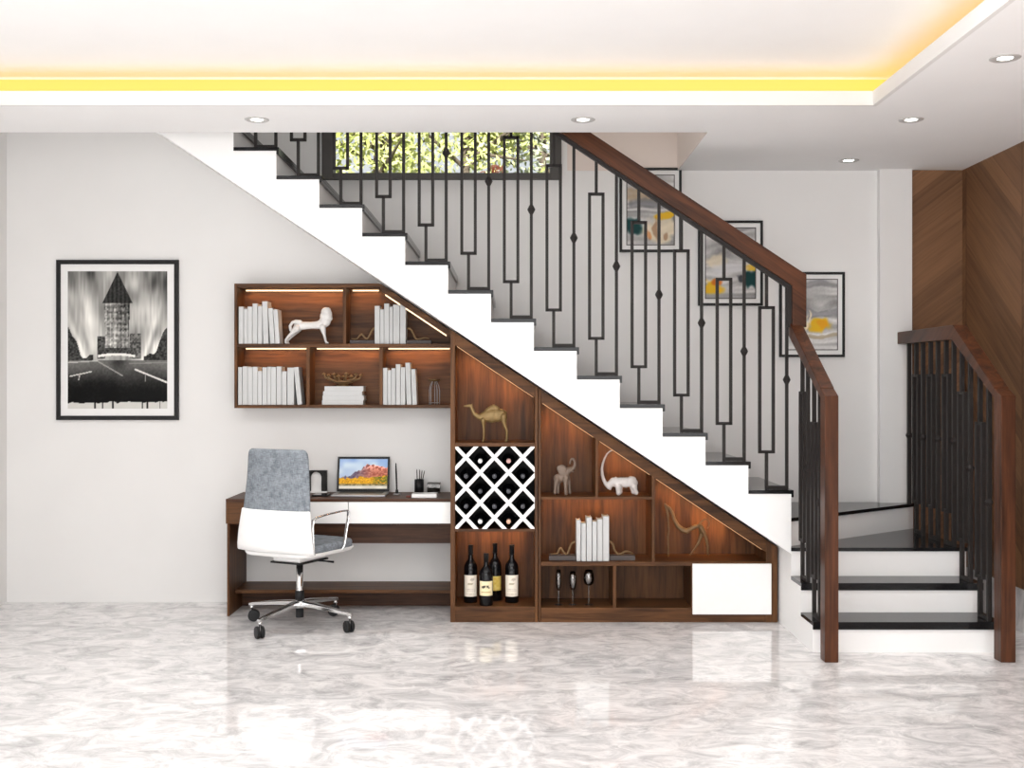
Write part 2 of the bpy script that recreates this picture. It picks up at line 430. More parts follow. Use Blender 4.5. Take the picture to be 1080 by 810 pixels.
def art_wash(seed, blobs, top=(0.62, 0.62, 0.62)):
    def fn(u, v):
        w = vnoise(u, v, 3, 5, seed); w2 = vnoise(u, v, 7, 12, seed + 1); f = vnoise(u, v, 40, 50, seed + 2)
        st = vnoise(np.clip(u * 0.25 + 0.1 * w, 0, 1), np.clip(v + 0.12 * (w - .5), 0, 1), 3, 26, seed + 3)
        base = 0.73 + 0.30 * (st - 0.5) + 0.16 * (w - 0.5) + 0.05 * (f - .5)
        r, g, b_ = base * 1.0, base * 0.995, base * 0.99
        for (cx, cy, sx, sy, col, amp) in blobs:
            x = (u + 0.10 * (w2 - 0.5) - cx) / sx; y = (v + 0.10 * (w - 0.5) - cy) / sy
            k = amp * sstep(1.25, 0.65, np.sqrt(x * x + y * y) + 0.5 * (vnoise(u, v, 13, 15, seed + 9) - 0.5))
            r, g, b_ = r * (1 - k) + col[0] * k, g * (1 - k) + col[1] * k, b_ * (1 - k) + col[2] * k
        return r, g, b_
    return fn
def art_screen(u, v):
    n = vnoise(u, v, 7, 5, 31); f = vnoise(u, v, 34, 26, 32); f2 = vnoise(u, v, 60, 44, 33)
    sky = sstep(0.4, 1.0, v)
    r, g, b_ = 0.80 - 0.1 * sky + 0.3 * (n - .5), 0.86 - 0.06 * sky + 0.24 * (n - .5), 0.93 + 0.1 * (n - .5)
    ridge = 0.40 + 0.42 * sstep(0.08, 0.70, u) - 0.10 * sstep(0.74, 1.0, u) + 0.08 * (vnoise(u, v * 0, 9, 1, 34) - .5) + 0.05 * (vnoise(u, v * 0, 30, 1, 35) - .5)
    mt = v < ridge; warm = sstep(0.2, 0.75, u)
    mr, mg, mb_ = 0.42 + 0.34 * warm, 0.40 + 0.04 * warm, 0.50 - 0.14 * warm
    snow = sstep(0.55, 0.85, v) * (f > 0.45) * 0.4
    mr, mg, mb_ = mr + 0.30 * (f - .5) + snow, mg + 0.30 * (f - .5) + snow, mb_ + 0.25 * (f - .5) + snow
    r, g, b_ = np.where(mt, mr, r), np.where(mt, mg, g), np.where(mt, mb_, b_)
    tr = v < 0.34 + 0.10 * u + 0.08 * (vnoise(u, v * 0, 24, 1, 36) - .5)
    gr = sstep(0.62, 0.85, u) * (f > 0.4)
    r = np.where(tr, 0.90 - 0.42 * gr + 0.35 * (f2 - .5), r); g = np.where(tr, 0.66 - 0.18 * gr + 0.35 * (f2 - .5), g); b_ = np.where(tr, 0.10 + 0.10 * f2, b_)
    lk = (v < 0.17); r = np.where(lk, 0.45 + 0.5 * (f - .2), r); g = np.where(lk, 0.42 + 0.4 * (f - .2), g); b_ = np.where(lk, 0.28 + 0.3 * (f - .2), b_)
    sh = v < 0.09; r = np.where(sh, 0.86 + .1 * n, r); g = np.where(sh, 0.84 + .1 * n, g); b_ = np.where(sh, 0.78 + .1 * n, b_)
    return r * .86, g * .86, b_ * .86

# ================================================================== ROOM SHELL
XL, XR = -3.43, 3.05
YB = Y(1.142)                 # back wall
ZC, ZU = 2.929, 3.13          # lower ceiling ring, raised ceiling
YF = -2.6                     # side behind the camera, left open to let in light
YLIP, YV = Y(0.874), Y(0.968) # lip of the light cove, edge of the stairwell opening
XLIP, XV = X(921.4, 0.874), X(746.4, 0.968)
ZT = 5.6
RISE, RUN = 0.16995, 0.25507

struct('floor', MB().box(XL - .15, XR + .15, YF, YB + .1, -0.12, 0.0), M['marble'])

wx0, wx1, wz0, wz1 = X(340, 1.142), X(592, 1.142), Z(190, 1.142), 4.45
b = MB()
b.box(XL - .15, wx0, YB, YB + .16, 0, ZT); b.box(wx1, XR + .15, YB, YB + .16, 0, ZT)
b.box(wx0, wx1, YB, YB + .16, 0, wz0); b.box(wx0, wx1, YB, YB + .16, wz1, ZT)
struct('wall_back', b, M['wall'])
struct('wall_left', MB().box(XL - .15, XL, YF, YB, 0, ZT), M['wall'])
struct('wall_right', MB().box(XR, XR + .15, YF, YB, 0.255, ZC), chevron('chevron_wood_right', 'Y', Y(1.1305), -1))
struct('baseboard_right', MB().box(XR - .012, XR + .15, YF, YB - .02, 0, 0.255), M['marble'], .002)
xp0, xp1 = X(928, 1.134), X(962, 1.134)
struct('trim_1', MB().box(xp0, xp1, Y(1.134), YB, 0, ZC), M['wall'])          # shallow white pilaster
struct('trim_2', MB().box(xp1, XR, YB - .02, YB, 0, ZC), chevron('chevron_wood_back', 'X', XR + 0.14, -1))
# lower ceiling ring with the hollow light cove along its inner edge
TR = 0.205
b = MB()
b.box(XL, XLIP, YLIP, YV, ZC, ZC + .016)                       # soffit board, back run
b.box(XLIP, XR, YF, YV, ZC, ZC + .016)                         # soffit board, right run
b.box(XV, XR, YV, YB, ZC, ZC + .016)
b.box(XL, XLIP + TR + .02, YLIP + TR, YV, ZC + .016, ZU + .1)  # solid slab behind the cove
b.box(XLIP + TR, XR, YF, YV, ZC + .016, ZU + .1)
b.box(XV, XR, YV, YB, ZC + .016, ZU + .1)
struct('ceiling', b, M['ceil'])
struct('trim_3', MB().box(XL, XLIP, YLIP - .004, YLIP + .02, ZC - .0006, ZC + .074).box(XLIP - .004, XLIP + .02, YF, YLIP + .02, ZC - .0006, ZC + .074), M['wall'])   # lip of the cove
struct('ceiling_raised', MB().box(XL, XLIP + TR, YF, YLIP + TR, ZU, ZU + .1), M['ceil'])
# stairwell above the ceiling
struct('wall_stairwell_front', MB().box(XL, XV + .12, YV - .12, YV, ZU + .1, ZT), M['wall'])
struct('wall_stairwell_right', MB().box(XV - .004, XV + .12, YV, YB, ZC + .0005, ZT), plain('stairwell_side_shade', rgb(222, 210, 202), .8, spec=.15, noise=.01, nscale=3))  # beige tone stands in for the dimmer light up here
struct('ceiling_stairwell', MB().box(XL - .15, XV + .12, YV - .12, YB + .16, ZT, ZT + .1), M['ceil'])
M['beige'] = plain('stairwell_beige_shade', rgb(222, 210, 202), .8, spec=.15, noise=.01, nscale=3)
struct('wall_stairwell_back_shade', MB().box(wx1 + .04, XV, YB - .004, YB, ZC + .0, ZT), M['beige'])  # thin overlay panel; the upper wall's shade is put into its beige
# window high in the stairwell
fw = (352 - 340) * 1.142 / S; fh = 7 * 1.142 / S
wf = struct('window_1', MB().box(wx0 - .0, wx0 + fw, YB - .03, YB + .1, wz0, wz1).box(wx1 - fw, wx1, YB - .03, YB + .1, wz0, wz1)
            .box(wx0 + fw, wx1 - fw, YB - .03, YB + .1, wz0, wz0 + fh).box(wx0 + fw, wx1 - fw, YB - .03, YB + .1, wz1 - fh, wz1), M['window_grey'], .003)
o = obj('pane', MB().box(wx0 + fw, wx1 - fw, YB + .04, YB + .046, wz0 + fh, wz1 - fh), M['pane'], wf)

# ------------------------------------------------------------------ lights in the ceiling
t = MB(); lz = ZC + .03
t.box(XL + .02, XLIP + TR - .012, YLIP + TR - .012, YLIP + TR - .001, lz, lz + .155)
t.box(XLIP + TR - .012, XLIP + TR - .001, YF + .1, YLIP + TR - .012, lz, lz + .155)
tag(obj('cove_light_strip', t, M['cove_led']), 'amber glowing light strip hidden in the ceiling cove', 'light strip')
DL = [(271, 126, .921, 'recessed round ceiling light above the left end of the stairs'),
      (615, 126, .921, 'recessed round ceiling light above the wooden handrail, middle of the row of three'),
      (961, 126, .921, 'recessed round ceiling light just past the inner corner of the glowing cove'),
      (1060, 61, .747, 'recessed round ceiling light closest to the viewer beside the right cove'),
      (895, 169, 1.089, 'recessed round ceiling light nearest the wall of paintings')]
dl0 = None
for px, py, d, lab in DL:
    x, y = X(px, d), Y(d)
    if dl0 is None:
        dl0 = thing('ceiling_light', lab, 'ceiling light', (x, y, ZC), 0, 'recessed ceiling lights')
        prof = [(.034, -.001), (.040, -.004), (.060, -.006), (.066, -.003), (.067, 0.0005), (.034, .0005), (.034, -.001)]
        obj('trim_ring', MB().lathe(prof, (0, 0, 0), 32), M['trim'], dl0, local=True)
        obj('lens', MB().lathe([(.0, -.0035), (.02, -.0035), (.0335, -.002), (.0335, .0), (0, 0)], (0, 0, 0), 28), M['lamp'], dl0, local=True)
    else:
        r = dl0.copy(); COL.objects.link(r); r.location = (x, y, ZC); r['label'] = lab
        for ch in list(dl0.children):
            c = ch.copy(); COL.objects.link(c); c.parent = r
def add_light(name, kind, loc, energy, color=(1, 1, 1), rot=(0, 0, 0), **kw):
    l = bpy.data.lights.new(name, kind); l.energy = energy; l.color = color
    for k, v in kw.items(): setattr(l, k, v)
    o = bpy.data.objects.new(name, l); COL.objects.link(o); o.location = loc; o.rotation_euler = rot
    return o
for i, (px, py, d, lab) in enumerate(DL):
    add_light('downlight_beam', 'SPOT', (X(px, d), Y(d), ZC - .02), 9 if i == 4 else 42, (1, .97, .93), spot_size=math.radians(76), spot_blend=0.9, shadow_soft_size=.04)
# added area fill in the open front behind the camera, and the sun on the floor there
add_light('front_fill', 'AREA', (-0.2, YF + .1, 1.55), 222, (1, .99, .98), (PI / 2, 0, 0), shape='RECTANGLE', size=6.2, size_y=2.7)
add_light('sun', 'SUN', (0, -6, 6), 11.0, (1, .985, .96), (math.radians(90 - 25.5), 0, math.radians(-4)), angle=math.radians(1.0))
add_light('overhead_fill', 'AREA', (-0.5, 3.55, ZU - .03), 66, (1, .995, .985), (0, 0, 0), shape='RECTANGLE', size=4.2, size_y=2.0)  # added unseen lamp overhead to brighten the floor
# added fill lamp under the closed stairwell roof
add_light('stairwell_fill', 'AREA', (-1.0, (YV + YB) / 2, ZT - .05), 30, (1, .98, .96), (0, 0, 0), shape='RECTANGLE', size=3.0, size_y=0.9)

w = bpy.data.worlds.new('sky'); bpy.context.scene.world = w; w.use_nodes = True
bg = w.node_tree.nodes['Background']; bg.inputs[0].default_value = (0.93, 0.96, 1.0, 1); bg.inputs[1].default_value = 0.85

# ================================================================== STAIRCASE
TT = 0.022; NOS = 0.014
def xr(n): return X(837) - NOS - (n - 5) * RUN
def soff(x): return Z(298) - 0.6662 * (x - X(405))
XS0, XS1 = X(837) - NOS, 2.70
stair = thing('staircase', 'white staircase with black stone treads climbing to the left', 'staircase', (XS0 + .5, YA, 0))
prof = [(xr(5), soff(xr(5)))]
for n in range(5, 20):
    prof += [(xr(n), n * RISE - TT), (xr(n + 1), n * RISE - TT)]
ZL = 20 * RISE - TT
prof += [(xr(20), ZL), (XL + .003, ZL), (XL + .003, ZL - .16)]
xs = X(405) - (ZL - .16 - Z(298)) / 0.6662
prof += [(xs, ZL - .16)]
YSB = YB - .003
obj('stair_body', MB().prism(prof, YA, YSB, 'xz'), M['stair_white'], stair)
Y1, Y2, Y3 = Y(.926), Y(.964), YA
b = MB()
b.box(XS0, XS1, Y1 + NOS, Y2 + NOS, 0, RISE - TT)
b.box(XS0, XS1, Y2 + NOS, Y3, 0, 2 * RISE - TT)
b.box(XS0, XS1, Y3, YSB, 0, 3 * RISE - TT)
b.prism([(XS0, Y3 + .045), (XS1, Y(1.132)), (XS1, YSB), (XS0, YSB)], 3 * RISE - TT, 4 * RISE - TT, 'xy')
obj('winder_body', b, M['stair_white'], stair)
def tread(mb): return obj('tread', mb, M['granite'], stair, .0015)
for n in range(5, 20):
    z = n * RISE
    tread(MB().box(xr(n + 1), xr(n) + NOS, YA - .004, YSB, z - TT, z).box(xr(n), xr(n) + NOS, YA - .004, YSB, z - .042, z - TT))
tread(MB().box(XL + .003, xr(20) + NOS, YA - .004, YSB, ZL, ZL + TT))
x0, x1 = XS0 - .002, XS1 + .004
for n, ya, yb in ((1, Y1, Y2 + NOS), (2, Y2, Y3)):
    z = n * RISE
    tread(MB().box(x0, x1, ya, yb, z - TT, z).box(x0, x1, ya, ya + NOS, z - .042, z - TT))
z = 3 * RISE
tread(MB().prism([(x0, Y3 - NOS), (x1, Y3 - NOS), (x1, Y(1.132)), (x0, Y3 + .045)], z - TT, z, 'xy'))
z = 4 * RISE
tread(MB().prism([(x0, Y3 + .03), (x1, Y(1.132) - .015), (x1, YSB), (xr(5), YSB), (x0, YSB)], z - TT, z, 'xy'))

# ------------------------------------------------------------------ railings
BR = 0.0088
def bar(mb, p, q, r=BR):
    p, q = Vector(p) + Vector((0, 0, .0008)), Vector(q) + Vector((0, 0, .0008)); t = (q - p); L = t.length; t.normalize()
    ref = Vector((1, 0, 0)) if abs(t.z) > .5 else Vector((0, 0, 1))
    u = ref.cross(t).normalized()
    return mb.obox((p + q) / 2, t, u, t.cross(u), L / 2, r, r)
def diamond(mb, x, y, z):
    pr = [(.006, -.034), (.012, -.024), (.0215, -.006), (.0235, 0), (.0215, .006), (.012, .024), (.006, .034)]
    return mb.lathe(pr, (x, y, z), 8, smooth=False)
def module(parent, at, zt, ztop, loop=(0.224, 1.088), knob=0.657, only=None, r=BR):
    """one welded pair on a tread. at(s) -> (x, y) with s metres back from the nosing; ztop(s) height of the rail's underside"""
    if only != 'knob':
        m = MB(); c = at(.149); a, b_ = at(.149 + .0405), at(.149 - .0405)
        z0, z1 = zt + loop[0], zt + loop[1]
        bar(m, (*c, zt), (*c, z0), r); bar(m, (*a, z0 - BR), (*a, z1 + BR), r); bar(m, (*b_, z0 - BR), (*b_, z1 + BR), r)
        bar(m, (*a, z0), (*b_, z0)); bar(m, (*a, z1), (*b_, z1)); bar(m, (*c, z1), (*c, ztop(.149)), r)
        e = at(.028); bar(m, (*c, zt + .011), (*e, zt + .011), .0105)
        obj('loop_baluster', m, M['steel'], parent)
    if only != 'loop':
        k = at(.028); m = MB()
        bar(m, (*k, zt), (*k, ztop(.028)), r); diamond(m, k[0], k[1], zt + knob)
        obj('knob_baluster', m, M['steel'], parent)

# long railing of the main flight, its drop at the corner and the short rail down to the left newel
YR = Y(1.005) + .02
rail = thing('stair_railing', 'long black steel stair railing with wooden handrail climbing to the left', 'railing', (X(876, .897), Y(.9), 0))
def P(px, py, d=1.003): return (X(px, d), Z(py, d))
sl = 0.6585
def up(px): return 286.5 + (px - 846) * sl        # upper edge of the handrail in the front plane
def lo(px): return 300.5 + (px - 835.6) * sl      # lower edge
far = 90
poly = [P(850.7, 289), P(850.7, 345), P(835.8, 345), P(835.8, 301), P(far, lo(far)), P(far, up(far)), P(846, 286.5)]
obj('handrail', MB().prism(poly, YR - .035, YR + .035, 'xz'), M['rail_slope'], rail, .004)
st = [P(835.8, 345), P(831.5, 345), P(831.5, 303.5), P(far, lo(far) + 3.2), P(far, lo(far)), P(835.8, 301)]
obj('rail_strip', MB().prism(st, YR - .014, YR + .014, 'xz'), M['steel'], rail)
def zrail(x):
    px = 540 + x * S / 1.003
    return Z(lo(px) + 3.0, 1.003)
for n in range(5, 20):
    xn = X(837) - (n - 5) * RUN
    module(rail, lambda s, xn=xn: (xn - s, YR), n * RISE, lambda s, xn=xn: zrail(xn - s))
# corner bar under the drop is the knob bar of the first tread; lower rail follows in depth
XP0, XP1 = X(870, .894), X(884.5, .894)
XC = (XP0 + XP1) / 2 + .004
YN0, YN1 = Y(.894), Y(.894) + .09
ztp, ztb = 1.462, 1.866
sy = (ztb - ztp) / (YR + .03 - YN1)
def low_poly(zt0, y_end, z_end, th=.095):
    return [(YN0, 0), (YN1, 0), (YN1, zt0 - th + .04), (y_end, z_end - th), (y_end, z_end), (YN1 - .005, zt0), (YN0, zt0 - .045)]
lowp = low_poly(ztp, YR + .03, ztb)
obj('handrail', MB().prism(lowp[2:6] + [(YN1 - .005, ztp - .05)], XP0, XP1, 'yz'), M['rail_y'], rail, .004)
obj('newel_post', MB().prism([(YN0, 0), (YN1, 0), (YN1, ztp - .003), (YN0, ztp - .045)], XP0, XP1, 'yz'), M['rail_v'], rail, .003)
def ztop_low(y): return ztp - .095 + .04 + (y - YN1) * ((ztb - .095) - (ztp - .055)) / (YR + .03 - YN1) + .006
for n, yn in ((1, Y1), (2, Y2)):
    module(rail, lambda s, yn=yn: (XC, yn + s), n * RISE, lambda s, yn=yn: ztop_low(yn + s), r=.0105)

rail2 = thing('stair_railing', 'short dark steel railing with wooden handrail in front of the chevron wall', 'railing', (X(1060, .897), Y(.9), 0))
XQ0, XQ1 = X(1055.7, .894), X(1071.4, .894)
XK = (XQ0 + XQ1) / 2
YK = Y(.992)
zq = 1.83
def sl2(y): return ztp + .0 + (y - YN1) * (zq - ztp) / (YK - YN1)
poly = [(YN1, ztp - .055), (YK + .02, zq - .085), (YB - .002, zq - .080), (YB - .002, zq), (YK, zq), (YN1 - .005, ztp), (YN1 - .005, ztp - .05)]
obj('handrail', MB().prism(poly, XQ0, XQ1, 'yz'), M['rail_y'], rail2, .004)
obj('newel_post', MB().prism([(YN0, 0), (YN1, 0), (YN1, ztp - .003), (YN0, ztp - .045)], XQ0, XQ1, 'yz'), M['rail_v'], rail2, .003)
def ztop2(y):
    if y > YK + .02: return zq - .080
    return ztp - .055 + (y - YN1) * (zq - .085 - ztp + .055) / (YK + .02 - YN1) + .004
for n, yn in ((1, Y1), (2, Y2)):
    module(rail2, lambda s, yn=yn: (XK, yn + s), n * RISE, lambda s, yn=yn: ztop2(yn + s), r=.0115)
for i in range(4):
    yn = YA + i * RUN
    module(rail2, lambda s, yn=yn: (XK, yn + s), 3 * RISE + (RISE if i == 3 else 0), lambda s: zq - .080,
           loop=(.20 - (.1 if i == 3 else 0), 1.024 - (RISE if i == 3 else 0)), knob=.63 - (RISE if i == 3 else 0), only='knob' if i == 3 else None, r=.0115)
# ================================================================== BUILT-IN FURNITURE
DC, DS, DD = 1.045, 1.110, 1.0724
YC, YS, YD = Y(DC), Y(DS), Y(DD)
YBK = YC + .335                 # cabinet back panels
def xc(p): return X(p, DC)
def zc(p): return Z(p, DC)
def xs_(p): return X(p, DS)
def zs_(p): return Z(p, DS)
G = .012
def so(x): return soff(x) - G
SB = .077                       # slanted board, measured vertically
def slant(x0, x1, y0, y1, th): return MB().prism([(x0, so(x0) - th), (x1, so(x1) - th), (x1, so(x1)), (x0, so(x0))], y0, y1, 'xz')

# --- wine cabinet
wc = thing('wine_cabinet', 'tall walnut cabinet with a white lattice wine rack under the stairs', 'cabinet', ((xc(475) + xc(567.5)) / 2, YC, 0))
a0, a1, a2, a3 = xc(475), xc(480), xc(564), xc(567.5)
b = MB().prism([(a0, 0), (a1, 0), (a1, so(a1)), (a0, so(a0))], YC, YB - .003, 'xz')
obj('side_panel', b, M['walnut_v'], wc, .002)
obj('side_panel', MB().prism([(a2, 0), (a3, 0), (a3, so(a3)), (a2, so(a2))], YC, YBK, 'xz'), M['walnut_v'], wc, .002)
obj('top_panel', slant(a1, a2, YC + .001, YBK, SB), M['walnut_h'], wc, .002)
obj('back_panel', MB().prism([(a1, 0), (a2, 0), (a2, so(a2) - SB), (a1, so(a1) - SB)], YBK - .012, YBK, 'xz'), M['walnut_v'], wc)
zfl = .098
obj('plinth', MB().box(a1, a2, YC + .002, YBK - .013, 0, zfl), M['walnut_h'], wc, .002)
for p0, p1 in ((467, 471), (558, 561)):
    obj('shelf', MB().box(a1, a2, YC + .002, YBK - .013, zc(p1), zc(p0)), M['walnut_h'], wc, .002)
obj('led_strip', MB().prism([(a1 + .01, so(a1 + .01) - SB - .0035), (a2 - .01, so(a2 - .01) - SB - .0035), (a2 - .01, so(a2 - .01) - SB), (a1 + .01, so(a1 + .01) - SB)], YC + .03, YC + .038, 'xz'), M['led_fine'], wc)
# lattice: white front bars over dark inner boards, clipped to the opening
nodes_x, nodes_y = [491.3, 521.4, 551.5], [482.4, 514.5, 546.3]
rx0, rx1, rz0, rz1 = a1 + .0005, a2 - .0005, zc(558) + .0005, zc(471) - .0005
def clip_line(cx, cz, dx, dz):
    ts = []
    for lo_, hi_, c0, dd in ((rx0, rx1, cx, dx), (rz0, rz1, cz, dz)):
        u0, u1 = (lo_ - c0) / dd, (hi_ - c0) / dd
        ts.append((min(u0, u1), max(u0, u1)))
    return max(ts[0][0], ts[1][0]), min(ts[0][1], ts[1][1])
def clip_poly(pts):
    for ax, lim, keep in ((0, rx0, 1), (0, rx1, -1), (1, rz0, 1), (1, rz1, -1)):
        out = []
        for i in range(len(pts)):
            p, q = pts[i], pts[(i + 1) % len(pts)]
            ip, iq = keep * (p[ax] - lim) >= 0, keep * (q[ax] - lim) >= 0
            if ip: out.append(p)
            if ip != iq:
                k = (lim - p[ax]) / (q[ax] - p[ax]); out.append((p[0] + k * (q[0] - p[0]), p[1] + k * (q[1] - p[1])))
        pts = out
        if not pts: return None
    return pts
front, inner = MB(), MB()
hp, vp = 30.1 * DC / S, 31.95 * DC / S
cx0, cz0 = xc(521.4), zc(514.5)
hw_ = 1.9 * DC / S
for sgn in (1, -1):
    for k in range(-3, 4):
        cx, cz = cx0 + k * hp, cz0
        d = Vector((hp, sgn * vp)).normalized(); nrm = Vector((-d.y, d.x))
        for mbx, w_, y0, y1 in ((front, hw_, YC + .004 + (.0004 if sgn < 0 else 0), YC + .018), (inner, hw_ * .62, YC + .019, YC + .30)):
            c = Vector((cx, cz)); A = c - d * 2; B = c + d * 2
            q = clip_poly([tuple(A - nrm * w_), tuple(B - nrm * w_), tuple(B + nrm * w_), tuple(A + nrm * w_)])
            if q: mbx.prism(q, y0, y1, 'xz')
obj('wine_rack', front, M['lacquer'], wc)
obj('rack_divider', inner, M['rack_dark'], wc)
obj('rack_backing', MB().box(rx0, rx1, YC + .301, YC + .318, rz0, rz1), M['rack_dark'], wc)

# --- stepped display cabinet
dc = thing('display_cabinet', 'long sloping walnut display cabinet under the stairs with a white door', 'cabinet', ((xc(567.5) + xc(820)) / 2, YC, 0))
e0, e1, e2, e3 = xc(567.9), xc(570.5), xc(808), xc(820)
b = MB().prism([(e0, 0), (e1, 0), (e1, so(e1)), (e0, so(e0))], YC, YBK, 'xz')
obj('side_panel', b, M['walnut_v'], dc, .002)
obj('side_panel', MB().prism([(e2, 0), (e3, 0), (e3, so(e3)), (e2, so(e2))], YC, YBK, 'xz'), M['walnut_v'], dc, .002)
obj('top_panel', slant(e1, e2, YC + .001, YBK, SB), M['walnut_h'], dc, .002)
zb1 = zc(641)
obj('back_panel', MB().prism([(e1, 0), (e2, 0), (e2, so(e2) - SB), (e1, so(e1) - SB)], YBK - .012, YBK, 'xz'), M['walnut_v'], dc)
obj('plinth', MB().box(e1, e2, YC + .002, YBK - .013, 0, zb1), M['walnut_h'], dc, .002)
s1a, s1b, s2a, s2b = zc(527), zc(524), zc(597), zc(592.5)
v1a, v1b, v2a, v2b, v3a, v3b = xc(628), xc(631), xc(687.5), xc(691), xc(646.5), xc(650)
obj('shelf', MB().box(e1, v2a, YC + .002, YBK - .013, s1a, s1b), M['walnut_h'], dc, .002)
obj('shelf', MB().box(e1, e2, YC + .002, YBK - .013, s2a, s2b), M['walnut_h'], dc, .002)
def upright(x0, x1, z0):
    return MB().prism([(x0, z0), (x1, z0), (x1, so(x1) - SB), (x0, so(x0) - SB)], YC + .003, YBK - .013, 'xz')
obj('divider', upright(v1a, v1b, s1b), M['walnut_v'], dc, .002)
obj('divider', upright(v2a, v2b, s2b), M['walnut_v'], dc, .002)
obj('divider', MB().box(v3a, v3b, YC + .003, YBK - .013, zb1, s2a), M['walnut_v'], dc, .002)
obj('divider', MB().box(xc(729), xc(732), YC + .003, YBK - .013, zb1, s2a), M['walnut_v'], dc, .002)
obj('door', MB().box(xc(730), xc(813), YC - .018, YC - .0005, zc(647.5), zc(594.2)), M['lacquer'], dc, .002)
for xa, xb in ((e1 + .01, v1a - .01), (v1b + .01, v2a - .01), (v2b + .01, e2 - .02)):
    obj('led_strip', MB().prism([(xa, so(xa) - SB - .0035), (xb, so(xb) - SB - .0035), (xb, so(xb) - SB), (xa, so(xa) - SB)], YC + .03, YC + .038, 'xz'), M['led_fine'], dc)

# --- wall shelf
ws = thing('wall_shelf', 'walnut wall shelf with lit compartments and a slanted corner above the desk', 'shelf', (xs_(340), YS, zs_(430.5)))
XW0, XW1 = xs_(247), xc(475) - .002
zt0, zt1 = zs_(299), zs_(303.6)
xk = X(405) - (zt0 + G - Z(298)) / 0.6662
ST = .048
zbt, zbb = zs_(427), zs_(430.5); zm1, zm0 = zs_(362.5), zs_(366.3)
th = (250 - 247) * DS / S
YW = YB - .002
obj('side_panel', MB().box(XW0, XW0 + th, YS, YW, zbb, zt0), M['walnut_v'], ws, .002)
obj('side_panel', MB().box(XW1 - .02, XW1, YS, YW, zbb, so(XW1)), M['walnut_v'], ws, .002)
b = MB().box(XW0 + th, xk, YS + .001, YW, zt1, zt0)
b.prism([(xk, so(xk) - ST), (XW1 - .02, so(XW1 - .02) - ST), (XW1 - .02, so(XW1 - .02)), (xk, so(xk))], YS + .001, YW, 'xz')
obj('top_panel', b, M['walnut_h'], ws, .002)
obj('bottom_panel', MB().box(XW0 + th, XW1 - .02, YS + .001, YW, zbb, zbt), M['walnut_h'], ws, .002)
b = MB().prism([(XW0 + th, zbt), (XW1 - .02, zbt), (XW1 - .02, so(XW1 - .02) - ST), (xk, zt1), (XW0 + th, zt1)], YW - .012, YW, 'xz')
obj('back_panel', b, M['walnut_h'], ws)
YWi = YW - .013
obj('shelf', MB().box(XW0 + th, XW1 - .02, YS + .002, YWi, zm0, zm1), M['walnut_h'], ws, .002)
def wdiv(p0, p1, z0, z1): obj('divider', MB().box(xs_(p0), xs_(p1), YS + .003, YWi, z0, z1), M['walnut_v'], ws, .002)
wdiv(361.5, 365, zm1, zt1); wdiv(323, 326.5, zbt, zm0); wdiv(400, 403.6, zbt, zm0)
def wled(xa, xb, z): obj('led_strip', MB().box(xa, xb, YW - .05, YW - .038, z - .0085, z), M['led'], ws)
wled(XW0 + th + .02, xs_(361.5) - .012, zt1); wled(xs_(365) + .02, xk - .03, zt1)
wled(XW0 + th + .02, xs_(323) - .012, zm0); wled(xs_(326.5) + .02, xs_(400) - .012, zm0); wled(xs_(403.6) + .02, XW1 - .035, zm0)
xa, xb = xk + .03, XW1 - .05
obj('led_strip', MB().prism([(xa, so(xa) - ST - .010), (xb, so(xb) - ST - .010), (xb, so(xb) - ST), (xa, so(xa) - ST)], YS + .03, YS + .042, 'xz'), M['led'], ws)

# the strips' light as warm lamps just under each board
def warm(x, y, z, sx, e, tilt=0.0, roll=0.0):
    add_light('shelf_lamp', 'AREA', (x, y, z), e, (1, .50, .20), (tilt, roll, 0), shape='RECTANGLE', size=sx, size_y=.012)
for xa, xb, z in ((XW0 + th + .03, xs_(361.5) - .02, zt1), (xs_(365) + .03, xk - .02, zt1), (XW0 + th + .03, xs_(323) - .02, zm0), (xs_(326.5) + .03, xs_(400) - .02, zm0), (xs_(403.6) + .03, XW1 - .04, zm0)):
    warm((xa + xb) / 2, YW - .055, z - .016, xb - xa, 1.5 * (xb - xa) , math.radians(12))
for xa, xb in ((a1, a2), (e1, v1a), (v1b, v2a), (v2b, e2 - .1)):
    xm_ = (xa + xb) / 2
    warm(xm_, YBK - .10, so(xm_) - SB - .012, (xb - xa) * .9, 2.2 * (xb - xa), math.radians(20), math.atan(.6662))
warm((e1 + v2a) / 2, YBK - .10, s1a - .012, .6, 1.1, math.radians(20))  # added warm lamps here and below, no strip on these shelves
warm((a1 + a2) / 2, YBK - .10, zc(561) - .012, .4, .8, math.radians(20))

# --- desk
ZD = .748
desk = thing('desk', 'walnut writing desk with two white drawers built in below the wall shelf', 'desk', (X(356, DD), YD, 0))
XD0, XD1 = X(238, DD), xc(475) - .003
zdb = Z(552.5, DD)
YDB = YB - .003
obj('desktop', MB().box(XD0, XD1, YD, YDB, ZD - .018, ZD), M['dark_wood'], desk, .002)
b = MB().box(XD0, XD0 + .02, YD + .001, YDB, zdb, ZD - .018).box(XD0 + .02, X(262, DD), YD + .001, YD + .02, zdb, ZD - .018)
b.box(XD0 + .02, XD1, YD + .03, YDB, zdb, zdb + .015)
obj('drawer_case', b, M['walnut_h'], desk, .002)
xm = X(367.3, DD)
for xa, xb in ((X(262, DD) + .002, xm - .002), (xm + .002, XD1 - .004)):
    dr = obj('drawer', MB().box(xa, xb, YD - .001, YD + .018, zdb + .002, ZD - .020).box(xa + .02, xb - .02, YD + .018, YD + .38, zdb + .02, zdb + .11), M['lacquer'], desk, .002)
obj('back_rail', MB().box(XD0 + .03, XD1, Y(1.100), Y(1.100) + .018, Z(573, 1.100), zdb), M['dark_wood'], desk, .002)
xl = X(239.3, DD)
